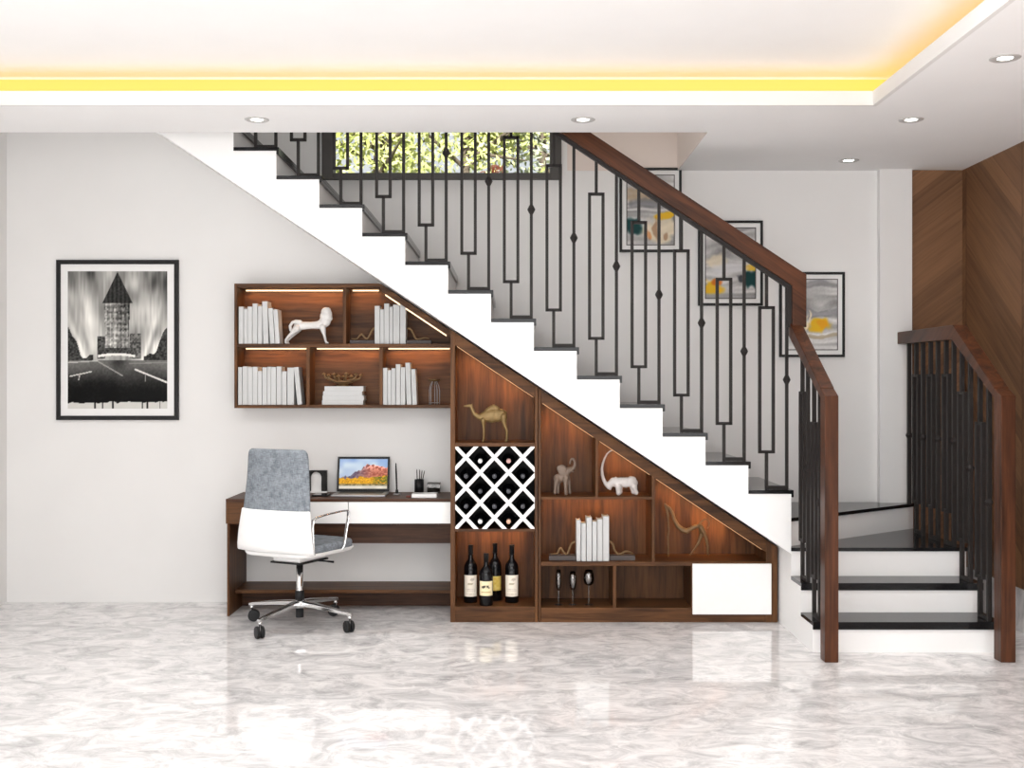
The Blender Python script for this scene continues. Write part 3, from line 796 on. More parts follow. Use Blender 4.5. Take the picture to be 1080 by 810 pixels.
obj('leg_panel', MB().box(xl, xl + .016, YD + .002, YDB, 0, zdb), M['walnut_v'], desk, .002)
zf = .142
obj('foot_shelf', MB().box(xl + .016, XD1, 7.40, YDB, zf - .022, zf), M['walnut_h'], desk, .002)
obj('kick_panel', MB().box(xl + .016, XD1, 7.60, 7.618, 0, zf - .022), M['dark_wood'], desk, .002)

# ================================================================== PICTURES
def picture(label, px0, py0, px1, py1, fw_, mw, fn, nx, nz, group=None, inner=True):
    d = 1.1385; yf = Y(d)
    x0_, x1_, z1_, z0_ = X(px0, d), X(px1, d), Z(py0, d), Z(py1, d)
    t = thing('framed_picture', label, 'picture', ((x0_ + x1_) / 2, YB, z0_), 0, group)
    f = MB()
    f.prism([(x0_, z0_), (x1_, z0_), (x1_ - fw_, z0_ + fw_), (x0_ + fw_, z0_ + fw_)], yf, YB - .001, 'xz')
    f.prism([(x0_, z1_), (x0_ + fw_, z1_ - fw_), (x1_ - fw_, z1_ - fw_), (x1_, z1_)], yf, YB - .001, 'xz')
    f.prism([(x0_, z0_), (x0_ + fw_, z0_ + fw_), (x0_ + fw_, z1_ - fw_), (x0_, z1_)], yf, YB - .001, 'xz')
    f.prism([(x1_, z0_), (x1_, z1_), (x1_ - fw_, z1_ - fw_), (x1_ - fw_, z0_ + fw_)], yf, YB - .001, 'xz')
    obj('frame', f, M['frame_black'], t, .0015)
    obj('mat_board', MB().box(x0_ + fw_ - .002, x1_ - fw_ + .002, YB - .014, YB - .003, z0_ + fw_ - .002, z1_ - fw_ + .002), M['mat_board'], t)
    a0_, a1_, b0_, b1_ = x0_ + fw_ + mw, x1_ - fw_ - mw, z0_ + fw_ + mw, z1_ - fw_ - mw
    if inner:
        k = .006; m = MB()
        for q in ((a0_ - k, a1_ + k, b0_ - k, b0_), (a0_ - k, a1_ + k, b1_, b1_ + k), (a0_ - k, a0_, b0_, b1_), (a1_, a1_ + k, b0_, b1_)):
            m.box(q[0], q[1], YB - .018, YB - .0141, q[2], q[3])
        obj('inner_frame', m, M['window_grey'], t)
    art_obj('print', t, M['print'], (a0_, YB - .0155, b0_), (a1_ - a0_, 0, 0), (0, 0, b1_ - b0_), nx, nz, fn)
    return t
picture('large black and white city street print in a black frame on the left wall', 59, 274, 188, 443, .029, .048, art_tower, 150, 200, inner=False)
YEL, TEA, ORA, DRK, CRE, BRN = (.88, .70, .16), (.05, .22, .22), (.80, .42, .14), (.16, .17, .19), (.92, .86, .74), (.55, .38, .26)
wash1 = art_wash(41, [(.45, .72, .5, .10, (.70, .58, .42), .55), (.5, .60, .5, .07, (.40, .41, .43), .6), (.12, .24, .22, .12, TEA, .95), (.70, .20, .42, .18, CRE, .8),
                      (.84, .40, .24, .055, YEL, .95), (.62, .22, .07, .14, BRN, .6), (.45, .14, .05, .10, ORA, .55), (.80, .12, .05, .06, BRN, .6)])
wash2 = art_wash(57, [(.72, .70, .20, .05, YEL, .9), (.80, .66, .12, .02, DRK, .7), (.2, .52, .25, .10, CRE, .7), (.12, .15, .22, .12, YEL, .98), (.22, .26, .12, .05, ORA, .9),
                      (.94, .27, .20, .12, TEA, .95), (.72, .27, .08, .05, DRK, .85), (.92, .42, .14, .045, YEL, .85), (.5, .42, .4, .07, (.86, .86, .87), .7)])
wash3 = art_wash(73, [(.5, .92, .7, .05, (.45, .45, .46), .5), (.5, .52, .7, .06, (.42, .42, .44), .55), (.62, .35, .27, .085, YEL, .98), (.72, .345, .12, .05, (.88, .60, .16), .7),
                      (.55, .20, .6, .03, (.62, .55, .42), .6), (.06, .34, .10, .10, YEL, .8), (.10, .25, .08, .10, DRK, .7), (.37, .37, .03, .12, CRE, .95), (.45, .46, .02, .09, CRE, .9)])
GP = 'abstract paintings climbing the stairs'
picture('abstract painting with teal and cream patches, highest of the three stair paintings', 653.5, 176.8, 719, 265.8, .017, .035, wash1, 60, 84, GP)
picture('abstract painting with a yellow corner and dark teal patch, middle of the stair paintings', 736.5, 232.5, 804.8, 322.3, .017, .035, wash2, 60, 84, GP)
picture('grey abstract painting with one big yellow oval behind the handrail corner', 822.3, 286.8, 891.3, 376.6, .017, .035, wash3, 60, 84, GP)

# ================================================================== BOOKS
def book(px0, px1, ptop, pbot, d, zbase, label, group, lean=0.0, depth=.125, tex='book_white'):
    """upright book, spine to the viewer; px at its foot; lean in pixels the top shifts to the left"""
    x0_, x1_ = X(px0, d), X(px1, d); w_ = x1_ - x0_ - .0012; h_ = (pbot - ptop) * d / S
    c = MB(); y0 = -depth / 2; t_ = min(.0028, w_ * .16)
    c.box(-w_ / 2, w_ / 2, y0, y0 + t_, 0, h_); c.box(-w_ / 2, -w_ / 2 + t_, y0 + t_, -y0, 0, h_); c.box(w_ / 2 - t_, w_ / 2, y0 + t_, -y0, 0, h_)
    me = mesh_from('book', c); me.materials.append(M[tex])
    o = bpy.data.objects.new('book', me); COL.objects.link(o)
    ang = math.atan2(lean * d / S, h_)
    o.rotation_euler = (0, -ang, 0)
    o.location = ((x0_ + x1_) / 2, Y(d) + depth / 2, zbase + abs(math.sin(ang)) * w_ / 2 + .0003)
    tag(o, label, 'book', group)
    p = MB().box(-w_ / 2 + t_, w_ / 2 - t_, y0 + t_, -y0 - .004, .003, h_ - .004)
    obj('pages', p, M['pages'], o, local=True)
    return o
ORD = ['first', 'second', 'third', 'fourth', 'fifth', 'sixth', 'seventh', 'eighth', 'ninth', 'tenth', 'eleventh', 'twelfth']
def row(specs, pbot, d, zb, place, group):
    n = len(specs)
    for i, s in enumerate(specs):
        px0, px1, top = s[:3]; lean = s[3] if len(s) > 3 else 0
        side = '%s from the left' % ORD[i] if i else 'leftmost'
        if i == n - 1: side = 'rightmost'
        lab = ('leaning ' if lean else '') + 'white book, ' + side + ' ' + place
        book(px0, px1, top, pbot, d, zb, lab, group, lean)
row([(251.7, 256.8, 323.3), (257.2, 260.9, 325.5), (261.1, 265.9, 323.3), (266.3, 271.5, 320), (272, 276.5, 322.7), (277.6, 283.2, 317.8, 1.2), (284.9, 289.8, 325.0, 2.3), (290.3, 295.0, 326.4, 2.3)],
    362.4, 1.112, zm1, 'in the row beside the white lion', 'white books beside the lion')
row([(395.1, 400.6, 322.7), (400.9, 404.9, 326.3), (405.1, 410.5, 320.2), (410.8, 414.2, 323.4), (414.5, 421.5, 321.4), (421.9, 428.0, 318.7)],
    362.6, 1.114, zm1, 'between the bookends on the wall shelf', 'white books between the wall shelf bookends')
row([(251.1, 255.4, 387.2), (255.8, 260.9, 386.5), (261.1, 266.1, 387.3), (266.3, 271.6, 386.9), (271.9, 276.3, 391.5), (276.7, 281.6, 387.5), (281.9, 285.7, 386.9), (285.9, 291.2, 387.2), (291.6, 296.8, 386.7),
     (297.2, 302.3, 391.7), (303.0, 310.0, 387.8), (313.6, 318.6, 387.4, 3.9)], 427, 1.112, zbt, 'in the long row on the lower shelf', 'white books in the long row')
row([(403.9, 408.6, 388.1), (408.9, 412.6, 390.5), (412.8, 416.9, 388.5), (417.4, 422.2, 384.2), (422.5, 427.4, 387.5), (428.9, 434.0, 382.7, 1.5), (434.9, 439.8, 389.5, 1.7)],
    427, 1.112, zbt, 'in the row beside the wire ornament', 'white books beside the wire ornament')
row([(608.0, 612.6, 548.8), (613.2, 618.0, 552.2), (618.6, 624.2, 545.8), (624.7, 629.6, 550.2), (630.1, 635.6, 547.8), (636.0, 642.4, 544.6)],
    591.8, 1.049, s2b, 'between the bookends in the display cabinet', 'white books between the display cabinet bookends')
# flat stack
zz = zbt + .0003
ST4 = [(339.7, 383.0, 4.6, 'undermost'), (340.2, 383.8, 4.9, 'second from the bottom'), (340.8, 381.8, 4.6, 'third from the bottom'), (342.3, 383.3, 5.2, 'topmost')]
for i, (p0, p1, hpx, pos) in enumerate(ST4):
    d = 1.113; x0_, x1_ = X(p0, d), X(p1, d); h_ = hpx * d / S; w_ = (x1_ - x0_) / 2; t_ = .003; dp = .14
    c = MB().box(-w_, w_, 0, t_, 0, h_).box(-w_, w_, t_, dp, 0, t_).box(-w_, w_, t_, dp, h_ - t_, h_)
    me = mesh_from('book', c); me.materials.append(M['book_white'])
    o = bpy.data.objects.new('book', me); COL.objects.link(o); o.location = ((x0_ + x1_) / 2, Y(d), zz)
    tag(o, 'white book lying flat, %s of the stack under the bronze centrepiece' % pos, 'book', 'white books stacked flat')
    obj('pages', MB().box(-w_ + .003, w_ - .003, t_, dp - .004, t_, h_ - t_), M['pages'], o, local=True)
    zz += h_ + .0003
ZSTK = zz

# ================================================================== FIGURINES
def bake(mb, voxel, smooth):
    me = mesh_from('tmp', mb); o = bpy.data.objects.new('tmp', me); COL.objects.link(o)
    r = o.modifiers.new('r', 'REMESH'); r.mode = 'VOXEL'; r.voxel_size = voxel; r.use_smooth_shade = True
    s = o.modifiers.new('s', 'SMOOTH'); s.iterations = smooth; s.factor = 0.5
    dg = bpy.context.evaluated_depsgraph_get()
    new = bpy.data.meshes.new_from_object(o.evaluated_get(dg))
    bpy.data.objects.remove(o); bpy.data.meshes.remove(me)
    return new
def creature(name, label, cat, chains, org, sc_, d, zbase, mat, voxel=.0028, smooth=4, group=None):
    """chains: ([(zoom x, zoom y, radius px)], depth offset px, depth squash)"""
    mb = MB(); k = d / S
    for pts, yo, sq in chains:
        cs = [(X(org[0] + px / sc_, d), Y(d) + yo * k, Z(org[1] + py / sc_, d), r * k) for px, py, r in pts]
        for i, (x, y, z, r) in enumerate(cs):
            mb.ball((x, y, z), r, (1, sq, 1), 12, 8)
            if i:
                a = cs[i - 1]; st = max(1, int((Vector(a[:3]) - Vector((x, y, z))).length / (0.45 * min(r, a[3]))))
                for q in range(1, st):
                    f = q / st; mb.ball([a[j] + (cs[i][j] - a[j]) * f for j in range(3)], a[3] + (r - a[3]) * f, (1, sq, 1), 10, 7)
    me = bake(mb, voxel, smooth)
    co_ = np.empty(len(me.vertices) * 3); me.vertices.foreach_get('co', co_); co_ = co_.reshape(-1, 3)
    cx, cy, mz = (co_[:, 0].min() + co_[:, 0].max()) / 2, (co_[:, 1].min() + co_[:, 1].max()) / 2, co_[:, 2].min()
    co_ -= np.array([cx, cy, mz]); me.vertices.foreach_set('co', co_.reshape(-1).astype(np.float32)); me.update()
    me.polygons.foreach_set('use_smooth', [True] * len(me.polygons))
    me.materials.clear(); me.materials.append(mat)
    o = bpy.data.objects.new(name, me); COL.objects.link(o); o.location = (cx, cy, zbase + .0002)
    return tag(o, label, cat, group)
creature('lion_figurine', 'white long-legged lion figurine with a round mane on the wall shelf', 'figurine', [
    ([(668, 470, 4.6), (720, 463, 4.4), (790, 460, 3.9), (850, 458, 4.3), (900, 450, 5.2)], 0, .75),
    ([(900, 445, 5.4), (925, 420, 6.3), (935, 375, 6.6), (935, 335, 5.4), (950, 322, 3.8)], 0, .7),
    ([(958, 350, 4.0), (975, 395, 2.6)], 0, .7),
    ([(905, 480, 3.6), (922, 550, 1.7), (934, 600, 1.35), (940, 622, 1.25), (955, 628, 1.2)], -2.6, 1), ([(900, 480, 3.4), (916, 550, 1.6), (926, 600, 1.3), (930, 622, 1.2), (944, 628, 1.1)], 2.6, 1),
    ([(660, 490, 4.0), (622, 530, 2.3), (580, 568, 1.5), (556, 600, 1.25), (556, 622, 1.2), (566, 629, 1.1)], -2.6, 1), ([(668, 490, 3.8), (634, 534, 2.1), (594, 574, 1.4), (568, 602, 1.2), (566, 622, 1.1), (576, 629, 1.05)], 2.6, 1),
    ([(690, 428, 2.2), (650, 420, 1.7), (615, 432, 1.6), (594, 466, 1.6), (600, 505, 1.6), (618, 522, 1.3)], 0, 1)],
    (240, 290), 9.0, 1.122, zm1, M['ceramic'])
creature('camel_figurine', 'matt gold camel figurine facing left above the wine rack', 'figurine', [
    ([(132, 192, 1.0), (165, 190, 1.4), (205, 188, 1.9), (228, 195, 2.0)], 0, .8), ([(240, 170, .8), (244, 160, .5)], -1, 1),
    ([(228, 200, 2.0), (248, 250, 1.9), (275, 305, 2.1), (320, 338, 2.7), (380, 350, 3.9)], 0, .8),
    ([(410, 340, 5.0), (470, 330, 6.6), (530, 328, 7.6), (600, 322, 7.2), (655, 310, 5.9), (690, 300, 3.8)], 0, .68),
    ([(480, 270, 4.6), (530, 235, 4.3), (548, 205, 2.9), (590, 245, 4.0)], 0, .6),
    ([(398, 390, 2.7), (403, 450, 1.5), (408, 520, 1.15), (409, 600, 1.0), (405, 668, .95), (396, 689, 1.1)], -2.2, 1), ([(410, 390, 2.6), (413, 450, 1.4), (415, 520, 1.1), (414, 600, 1.0), (412, 668, .95), (402, 689, 1.05)], 2.2, 1),
    ([(690, 340, 4.0), (692, 400, 2.8), (706, 460, 1.9), (738, 535, 1.35), (740, 600, 1.05), (740, 668, 1.0), (728, 689, 1.1)], -2.2, 1), ([(696, 340, 3.8), (690, 400, 2.6), (700, 460, 1.7), (728, 535, 1.25), (730, 600, 1.0), (730, 668, 1.0), (718, 689, 1.05)], 2.2, 1),
    ([(708, 290, 1.0), (722, 330, .7), (724, 370, .6)], 0, 1)], (480, 415), 13.5, 1.06, zc(467), M['gold'])
creature('elephant_figurine', 'taupe elephant figurine with its trunk raised in a loop', 'figurine', [
    ([(160, 345, 4.3), (195, 340, 5.0), (232, 325, 4.8)], 0, .8), ([(232, 310, 4.6), (262, 275, 3.8), (285, 262, 2.8)], -.5, .8),
    ([(215, 258, 3.4), (190, 255, 4.0), (180, 250, 3.2), (200, 285, 3.6), (222, 295, 2.6)], -3.6, .28), ([(222, 252, 3.0), (205, 245, 3.2)], 3.4, .28),
    ([(285, 264, 2.6), (315, 248, 2.0), (327, 222, 1.6), (325, 190, 1.4), (312, 163, 1.2), (295, 162, 1.1), (284, 180, 1.0), (280, 205, .9)], 0, 1),
    ([(290, 276, 1.0), (305, 285, .7), (318, 282, .5)], -1.6, 1),
    ([(240, 340, 3.2), (238, 400, 2.2), (240, 450, 1.8), (241, 490, 2.0)], -2.4, 1), ([(258, 335, 2.8), (272, 390, 1.8), (276, 440, 1.5), (280, 485, 1.7)], 2.2, 1),
    ([(155, 360, 3.2), (142, 410, 2.0), (139, 450, 1.7), (137, 482, 1.9)], -2.2, 1), ([(180, 360, 3.0), (170, 410, 1.9), (168, 450, 1.6), (167, 482, 1.8)], 2.2, 1),
    ([(140, 330, .9), (130, 370, .6)], 0, 1)], (570, 470), 9.0, 1.06, s1b, M['taupe'])
creature('rhino_figurine', 'white rhino figurine with one huge curved horn', 'figurine', [
    ([(710, 395, 4.9), (760, 392, 5.2), (815, 395, 5.6), (860, 392, 5.7), (885, 400, 4.6)], 0, .75), ([(860, 375, 4.6), (880, 368, 3.4)], 0, .75),
    ([(715, 385, 4.6), (690, 385, 4.2), (665, 408, 3.8), (655, 435, 2.8), (662, 455, 1.5)], 0, .75), ([(712, 355, 1.3), (712, 342, .7)], -1.6, .8), ([(712, 355, 1.3), (718, 345, .7)], 1.6, .8),
    ([(648, 440, 2.3), (622, 412, 2.2), (600, 370, 1.95), (586, 320, 1.7), (582, 270, 1.5), (590, 220, 1.3), (608, 168, 1.1), (632, 124, .95), (654, 102, .8), (672, 92, .7), (682, 91, .55)], 0, 1),
    ([(738, 430, 3.4), (738, 470, 2.7), (740, 490, 3.0)], -2.4, 1), ([(758, 430, 3.2), (758, 470, 2.5), (758, 488, 2.7)], 2.4, 1),
    ([(885, 425, 3.6), (898, 465, 2.4), (906, 490, 2.6)], -2.4, 1), ([(868, 425, 3.2), (878, 465, 2.3), (884, 488, 2.4)], 2.4, 1)],
    (570, 470), 9.0, 1.06, s1b, M['ceramic2'])
creature('horse_figurine', 'slender bronze horse sculpture with a deeply curved back at the low end of the cabinet', 'figurine', [
    ([(148, 650, .9), (150, 560, .9), (146, 450, 1.2), (156, 380, .9), (150, 260, 1.0), (140, 180, 1.4), (122, 120, 1.3), (110, 92, .8)], -.6, .9),
    ([(122, 105, 1.3), (165, 140, 1.7), (195, 195, 2.0), (215, 265, 2.1), (250, 325, 2.4), (300, 370, 3.0), (345, 385, 3.0), (395, 360, 2.4), (440, 335, 2.1), (490, 330, 2.6)], 0, .75),
    ([(495, 340, 2.8), (530, 400, 2.2), (555, 470, 1.6), (570, 545, 1.1), (572, 640, .9)], -1.2, .9),
    ([(500, 345, 2.8), (508, 420, 2.3), (480, 500, 1.5), (440, 565, 1.0), (400, 620, .8), (380, 645, .8)], 1.2, .9),
    ([(485, 305, 1.0), (520, 268, .8), (555, 258, .8), (582, 285, .8), (585, 325, .7), (570, 355, .7)], 0, 1)],
    (690, 520), 10.125, 1.075, s2b, M['bronze'], .0026, 3)

# ------------------------------------------------------------------ serpent bookends
def bookend(label, px0, px1, py0, py1, pts, r, d, zb, group):
    x0_, x1_ = X(px0, d), X(px1, d); h_ = (py1 - py0) * d / S
    t = thing('bookend', label, 'bookend', ((x0_ + x1_) / 2, Y(d) + .045, zb), 0, group)
    obj('base', MB().box(x0_, x1_, Y(d), Y(d) + .09, zb + .0003, zb + h_), M['slate'], t, .002)
    P3 = [Vector((X(px, d), Y(d) + .035, Z(py, d))) for px, py in pts]
    Q = []
    for i in range(len(P3) - 1):
        p0, p1, p2, p3 = P3[max(i - 1, 0)], P3[i], P3[i + 1], P3[min(i + 2, len(P3) - 1)]
        for j in range(5):
            u = j / 5; Q.append(0.5 * ((2 * p1) + (-p0 + p2) * u + (2 * p0 - 5 * p1 + 4 * p2 - p3) * u * u + (-p0 + 3 * p1 - 3 * p2 + p3) * u ** 3))
    Q.append(P3[-1])
    lowz = zb + h_ + r * .8
    for q in Q: q.z = max(q.z, lowz)
    n = len(Q); rr = [r * (0.45 + 0.55 * min(1, 3 * (i if pts[0][1] > pts[-1][1] else n - 1 - i) / n)) for i in range(n)]
    obj('serpent', MB().tube(Q, rr, 10), M['bronze'], t)
BG = 'serpent bookends'
dw, dk = 1.116, 1.052
bookend('bronze serpent bookend on a dark slab, left of the books on the wall shelf', 368.7, 394.6, 358.9, 362.8,
        [(370.2, 356.8), (375.3, 357.4), (378.6, 353.8), (381.2, 352.5), (383.9, 355.6), (386.7, 357), (389.5, 352.8), (391.8, 347.7), (394.4, 345.8)], .0075, dw, zm1, BG)
bookend('bronze serpent bookend on a dark slab, right of the books on the wall shelf', 428.6, 454.7, 358.9, 362.8,
        [(428.8, 345.6), (432.8, 347.2), (435.6, 352.3), (438.4, 357.2), (442.5, 357.4), (446.6, 356.3), (452.2, 356.8)], .0075, dw, zm1, BG)
bookend('bronze serpent bookend on a dark slab, left of the books in the display cabinet', 579, 607.6, 586.3, 591.4,
        [(581.2, 586), (587.5, 585), (591.2, 578.8), (595, 583.7), (598.7, 585), (602.5, 575), (607.3, 572)], .0075, dk, s2b, BG)
bookend('bronze serpent bookend on a dark slab, right of the books in the display cabinet', 643, 670, 586.3, 591.4,
        [(643.2, 571.5), (647, 575), (648.8, 581.2), (653.7, 586), (660, 582.5), (666.2, 583.8), (668.7, 586)], .0075, dk, s2b, BG)

# ------------------------------------------------------------------ other ornaments on the wall shelf
d = 1.122; ccx, ccy = X(361.5, d), Y(d) + .03
t = thing('bronze_centrepiece', 'bronze bowl with curled blossom arms on the stack of flat books', 'ornament', (ccx, ccy, ZSTK))
obj('bowl', MB().lathe([(.0, .0003), (.045, .0003), (.048, .006), (.030, .010), (.030, .014), (.062, .024), (.075, .036), (.070, .037), (.05, .026), (0, .022)], (ccx, ccy, ZSTK), 24), M['bronze'], t)
for i, (dx_, dy_, hh, br) in enumerate([(-.130, 0, .078, .012), (-.098, -.02, .068, .013), (-.066, .015, .076, .015), (-.030, -.02, .062, .018), (.006, .01, .060, .019), (.022, -.02, .078, .014), (.052, .0, .060, .017), (.086, -.015, .074, .013), (.116, .01, .070, .012)]):
    m = MB().tube([(ccx + dx_ * .25, ccy + dy_ * .3, ZSTK + .026), (ccx + dx_ * .6, ccy + dy_ * .7, ZSTK + .040), (ccx + dx_ * .92, ccy + dy_, ZSTK + hh * .72), (ccx + dx_, ccy + dy_, ZSTK + hh)], [.008, .0075, .007, .006], 8)
    for k in range(6):
        a = 2 * PI * k / 6
        m.ball((ccx + dx_ + br * .6 * math.cos(a), ccy + dy_ + br * .6 * math.sin(a), ZSTK + hh + .003), br * .62, (1, 1, .7), 8, 5)
    m.ball((ccx + dx_, ccy + dy_, ZSTK + hh + .008), br * .6, (1, 1, 1), 8, 5)
    obj('blossom_arm', m, M['bronze'], t)
d = 1.122; ccx, ccy = X(457.8, d), Y(d) + .03
t = thing('wire_ornament', 'small wire-legged stand with a dark wooden dish beside the right books', 'ornament', (ccx, ccy, zbt))
hz = .155
obj('dish', MB().lathe([(0, hz), (.030, hz), (.040, hz + .010), (.041, hz + .016), (.036, hz + .014), (0, hz + .006)], (ccx, ccy, zbt), 24), M['bronze'], t)
for k in range(5):
    a = 2 * PI * k / 5 + .3
    ca, sa = math.cos(a), math.sin(a)
    obj('leg', MB().tube([(ccx + ca * .016, ccy + sa * .016, zbt + hz), (ccx + ca * .03, ccy + sa * .03, zbt + hz - .03), (ccx + ca * .036, ccy + sa * .036, zbt + hz * .6), (ccx + ca * .036, ccy + sa * .036, zbt + .0003)], .0022, 6), M['alu'], t)
obj('ring', MB().tube([(ccx + .036 * math.cos(2 * PI * k / 20), ccy + .036 * math.sin(2 * PI * k / 20), zbt + .012) for k in range(21)], .002, 6), M['alu'], t)

# ------------------------------------------------------------------ glasses in the low compartment
def wineglass(label, px, bowl_top, bowl_bot, rpx, d):
    k = d / S; x, y = X(px, d), Y(d) + .05; zb = zb1
    h_ = (638.6 - bowl_top) * k; hb = (638.6 - bowl_bot) * k; r = rpx * k
    t = thing('stem_glass', label, 'glass', (x, y, zb), 0, 'stem glasses in the low compartment')
    wl_ = .0018
    pr = [(.004, hb + .001), (r * .55, hb + .006), (r * .88, hb + (h_ - hb) * .18), (r, hb + (h_ - hb) * .42), (r * .93, hb + (h_ - hb) * .75), (r * .70, h_), (r * .70 - wl_, h_), (r * .93 - wl_, hb + (h_ - hb) * .75), (r - wl_, hb + (h_ - hb) * .42), (r * .85 - wl_, hb + (h_ - hb) * .2), (.002, hb + .008)]
    obj('bowl', MB().lathe(pr, (x, y, zb), 24), M['glass_dim'], t)
    obj('stem', MB().tube([(x, y, zb + .004), (x, y, zb + hb + .002)], .003, 10), M['glass_dim'], t)
    obj('foot', MB().lathe([(0, .0003), (.027, .0003), (.027, .002), (.008, .005), (0, .007)], (x, y, zb), 24), M['black_plastic'], t)  # foot coloured black to give the dark shadow under the glass
wineglass('narrow flute glass, leftmost of the three stem glasses', 589.4, 601.4, 623.7, 2.9, 1.052)
wineglass('tall stem glass with an oval bowl, middle of the three stem glasses', 604.5, 603.4, 623.4, 3.9, 1.052)
wineglass('stem glass with the widest round bowl of the three', 621.5, 601.8, 618.5, 5.6, 1.052)

# ================================================================== WINE
def label_mesh(name, parent, c, r, z0_, z1_, half, fn, mat):
    nx, nz = 20, 26
    def pos(i, j):
        a = -PI / 2 + half * (2 * i / nx - 1); return (c[0] + r * math.cos(a), c[1] + r * math.sin(a), z0_ + (z1_ - z0_) * j / nz)
    off = wl(parent)
    me = bpy.data.meshes.new(name)
    me.from_pydata([tuple(Vector(pos(i, j)) - off) for j in range(nz + 1) for i in range(nx + 1)], [], [(j * (nx + 1) + i, j * (nx + 1) + i + 1, (j + 1) * (nx + 1) + i + 1, (j + 1) * (nx + 1) + i) for j in range(nz) for i in range(nx)])
    u, v = np.meshgrid(np.linspace(0, 1, nx + 1), np.linspace(0, 1, nz + 1)); r_, g_, b_ = fn(u, v); one = np.ones_like(u)
    a = me.color_attributes.new('art', 'FLOAT_COLOR', 'POINT'); a.data.foreach_set('color', np.stack([srgb2lin(r_ * one), srgb2lin(g_ * one), srgb2lin(b_ * one), one], -1).reshape(-1).astype(np.float32))
    me.polygons.foreach_set('use_smooth', [True] * len(me.polygons)); me.materials.append(mat)
    o = bpy.data.objects.new(name, me); COL.objects.link(o); o.parent = parent
    sm_ = o.modifiers.new('thickness', 'SOLIDIFY'); sm_.thickness = .0006; sm_.offset = -1
def lab_cream(u, v):
    k = np.ones_like(u); r, g, b_ = .95 * k, .92 * k, .86 * k
    m = ((u - .62) / .14) ** 2 + ((v - .80) / .07) ** 2 < 1; r, g, b_ = np.where(m, .78, r), np.where(m, .74, g), np.where(m, .68, b_)
    m = ((u - .48) / .20) ** 2 + ((v - .60) / .035) ** 2 < 1; r, g, b_ = np.where(m, .72, r), np.where(m, .68, g), np.where(m, .56, b_)
    for y_ in (.36, .27, .12):
        m = (np.abs(v - y_) < .02) & (np.abs(u - .5) < .34) & (np.sin(u * 60 + y_ * 90) > -.2); r, g, b_ = np.where(m, .80, r), np.where(m, .76, g), np.where(m, .70, b_)
    return r, g, b_
def lab_land(u, v):
    k = np.ones_like(u); r, g, b_ = .95 * k, .90 * k, .74 * k
    m = (((u - .5) / .30) ** 2 + ((v - .60) / .12) ** 2 < 1) & (vnoise(u, v, 12, 8, 5) > .35)
    r, g, b_ = np.where(m, .32, r), np.where(m, .30, g), np.where(m, .26, b_)
    m = (np.abs(v - .26) < .03) & (np.abs(u - .5) < .32); r, g, b_ = np.where(m, .78, r), np.where(m, .70, g), np.where(m, .52, b_)
    return r, g, b_
def lab_yellow(u, v):
    n = vnoise(u, v, 6, 6, 8); return .93 + .08 * (n - .5), .82 + .12 * (n - .5), .44 + .2 * (n - .5)
def bottle_profile(h, r):
    return [(0, .004), (r * .75, .002), (r * .92, 0), (r, .006), (r, h * .60), (r * .93, h * .655), (r * .66, h * .71), (r * .40, h * .75), (r * .33, h * .79), (r * .315, h * .985), (r * .34, h * .987), (r * .34, h), (0, h)]
def standing_bottle(label, px, ptop, pbot, rpx, d, lab0, lab1, fn, half=1.15, turn=0):
    k = d / S; x, y = X(px, d), Y(d) + rpx * k; h_ = (pbot - ptop) * k; r = rpx * k
    o = obj('wine_bottle', MB().lathe(bottle_profile(h_, r), (x, y, zfl + .0003), 32), M['bottle'])
    tag(o, label, 'bottle', 'wine bottles standing below the rack')
    label_mesh('label', o, (x, y), r + .0009, zfl + (pbot - lab1) * k, zfl + (pbot - lab0) * k, half, fn, M['label_print'])
    pr = [(r * .335, h_ * .83), (r * .345, h_ * .83), (r * .345, h_ * .984), (r * .37, h_ * .987), (r * .37, h_ * 1.001), (0, h_ * 1.001)]
    obj('foil', MB().lathe(pr, (x, y, zfl + .0003), 20), M['black_plastic'], o)
standing_bottle('dark wine bottle with a tall cream label, left of the standing group', 496.2, 576, 636.6, 7.2, 1.060, 607, 629.6, lab_cream)
standing_bottle('shorter dark wine bottle with a picture label, in front of the standing group', 512.6, 585.5, 640.2, 7.3, 1.0465, 614, 629.3, lab_land)
standing_bottle('dark wine bottle with a yellow label, half hidden behind the front bottle', 522.0, 576.3, 636.0, 6.9, 1.072, 610, 625.2, lab_yellow)
standing_bottle('dark wine bottle with a tall cream label, right of the standing group', 539.8, 576, 636.6, 7.2, 1.060, 607, 629.6, lab_cream)
caps = {'w': plain('white_cap', (.74, .74, .73, 1), .5), 'p': plain('rose_cap', rgb(205, 165, 160), .5), 'o': plain('peach_cap', rgb(222, 180, 155), .5), 'g': plain('shaded_grey_cap', rgb(72, 74, 80), .5)}  # grey cap tone holds the shade inside the rack
cells = [(506.3, 482.4, 'w', 'white-capped wine bottle in the top row of the rack, left'), (536.4, 482.4, 'p', 'rose-capped wine bottle in the top row of the rack, right'),
         (491.3, 498.5, 'g', 'wine bottle with shade-toned cap in the second row of the rack, left end'), (521.4, 498.5, 'g', 'wine bottle with shade-toned cap in the second row of the rack, middle'), (551.5, 498.5, 'g', 'wine bottle with shade-toned cap in the second row of the rack, right end'),
         (506.3, 514.5, 'g', 'wine bottle with shade-toned cap in the middle row of the rack, left'), (536.4, 514.5, 'g', 'wine bottle with shade-toned cap in the middle row of the rack, right'),
         (491.3, 530.5, 'g', 'wine bottle with shade-toned cap in the fourth row of the rack, left end'), (521.4, 530.5, 'g', 'wine bottle with shade-toned cap in the fourth row of the rack, middle'), (551.5, 530.5, 'g', 'wine bottle with shade-toned cap in the fourth row of the rack, right end'),
         (506.3, 546.5, 'w', 'white-capped wine bottle in the bottom row of the rack, left'), (536.4, 546.5, 'o', 'peach-capped wine bottle in the bottom row of the rack, right')]
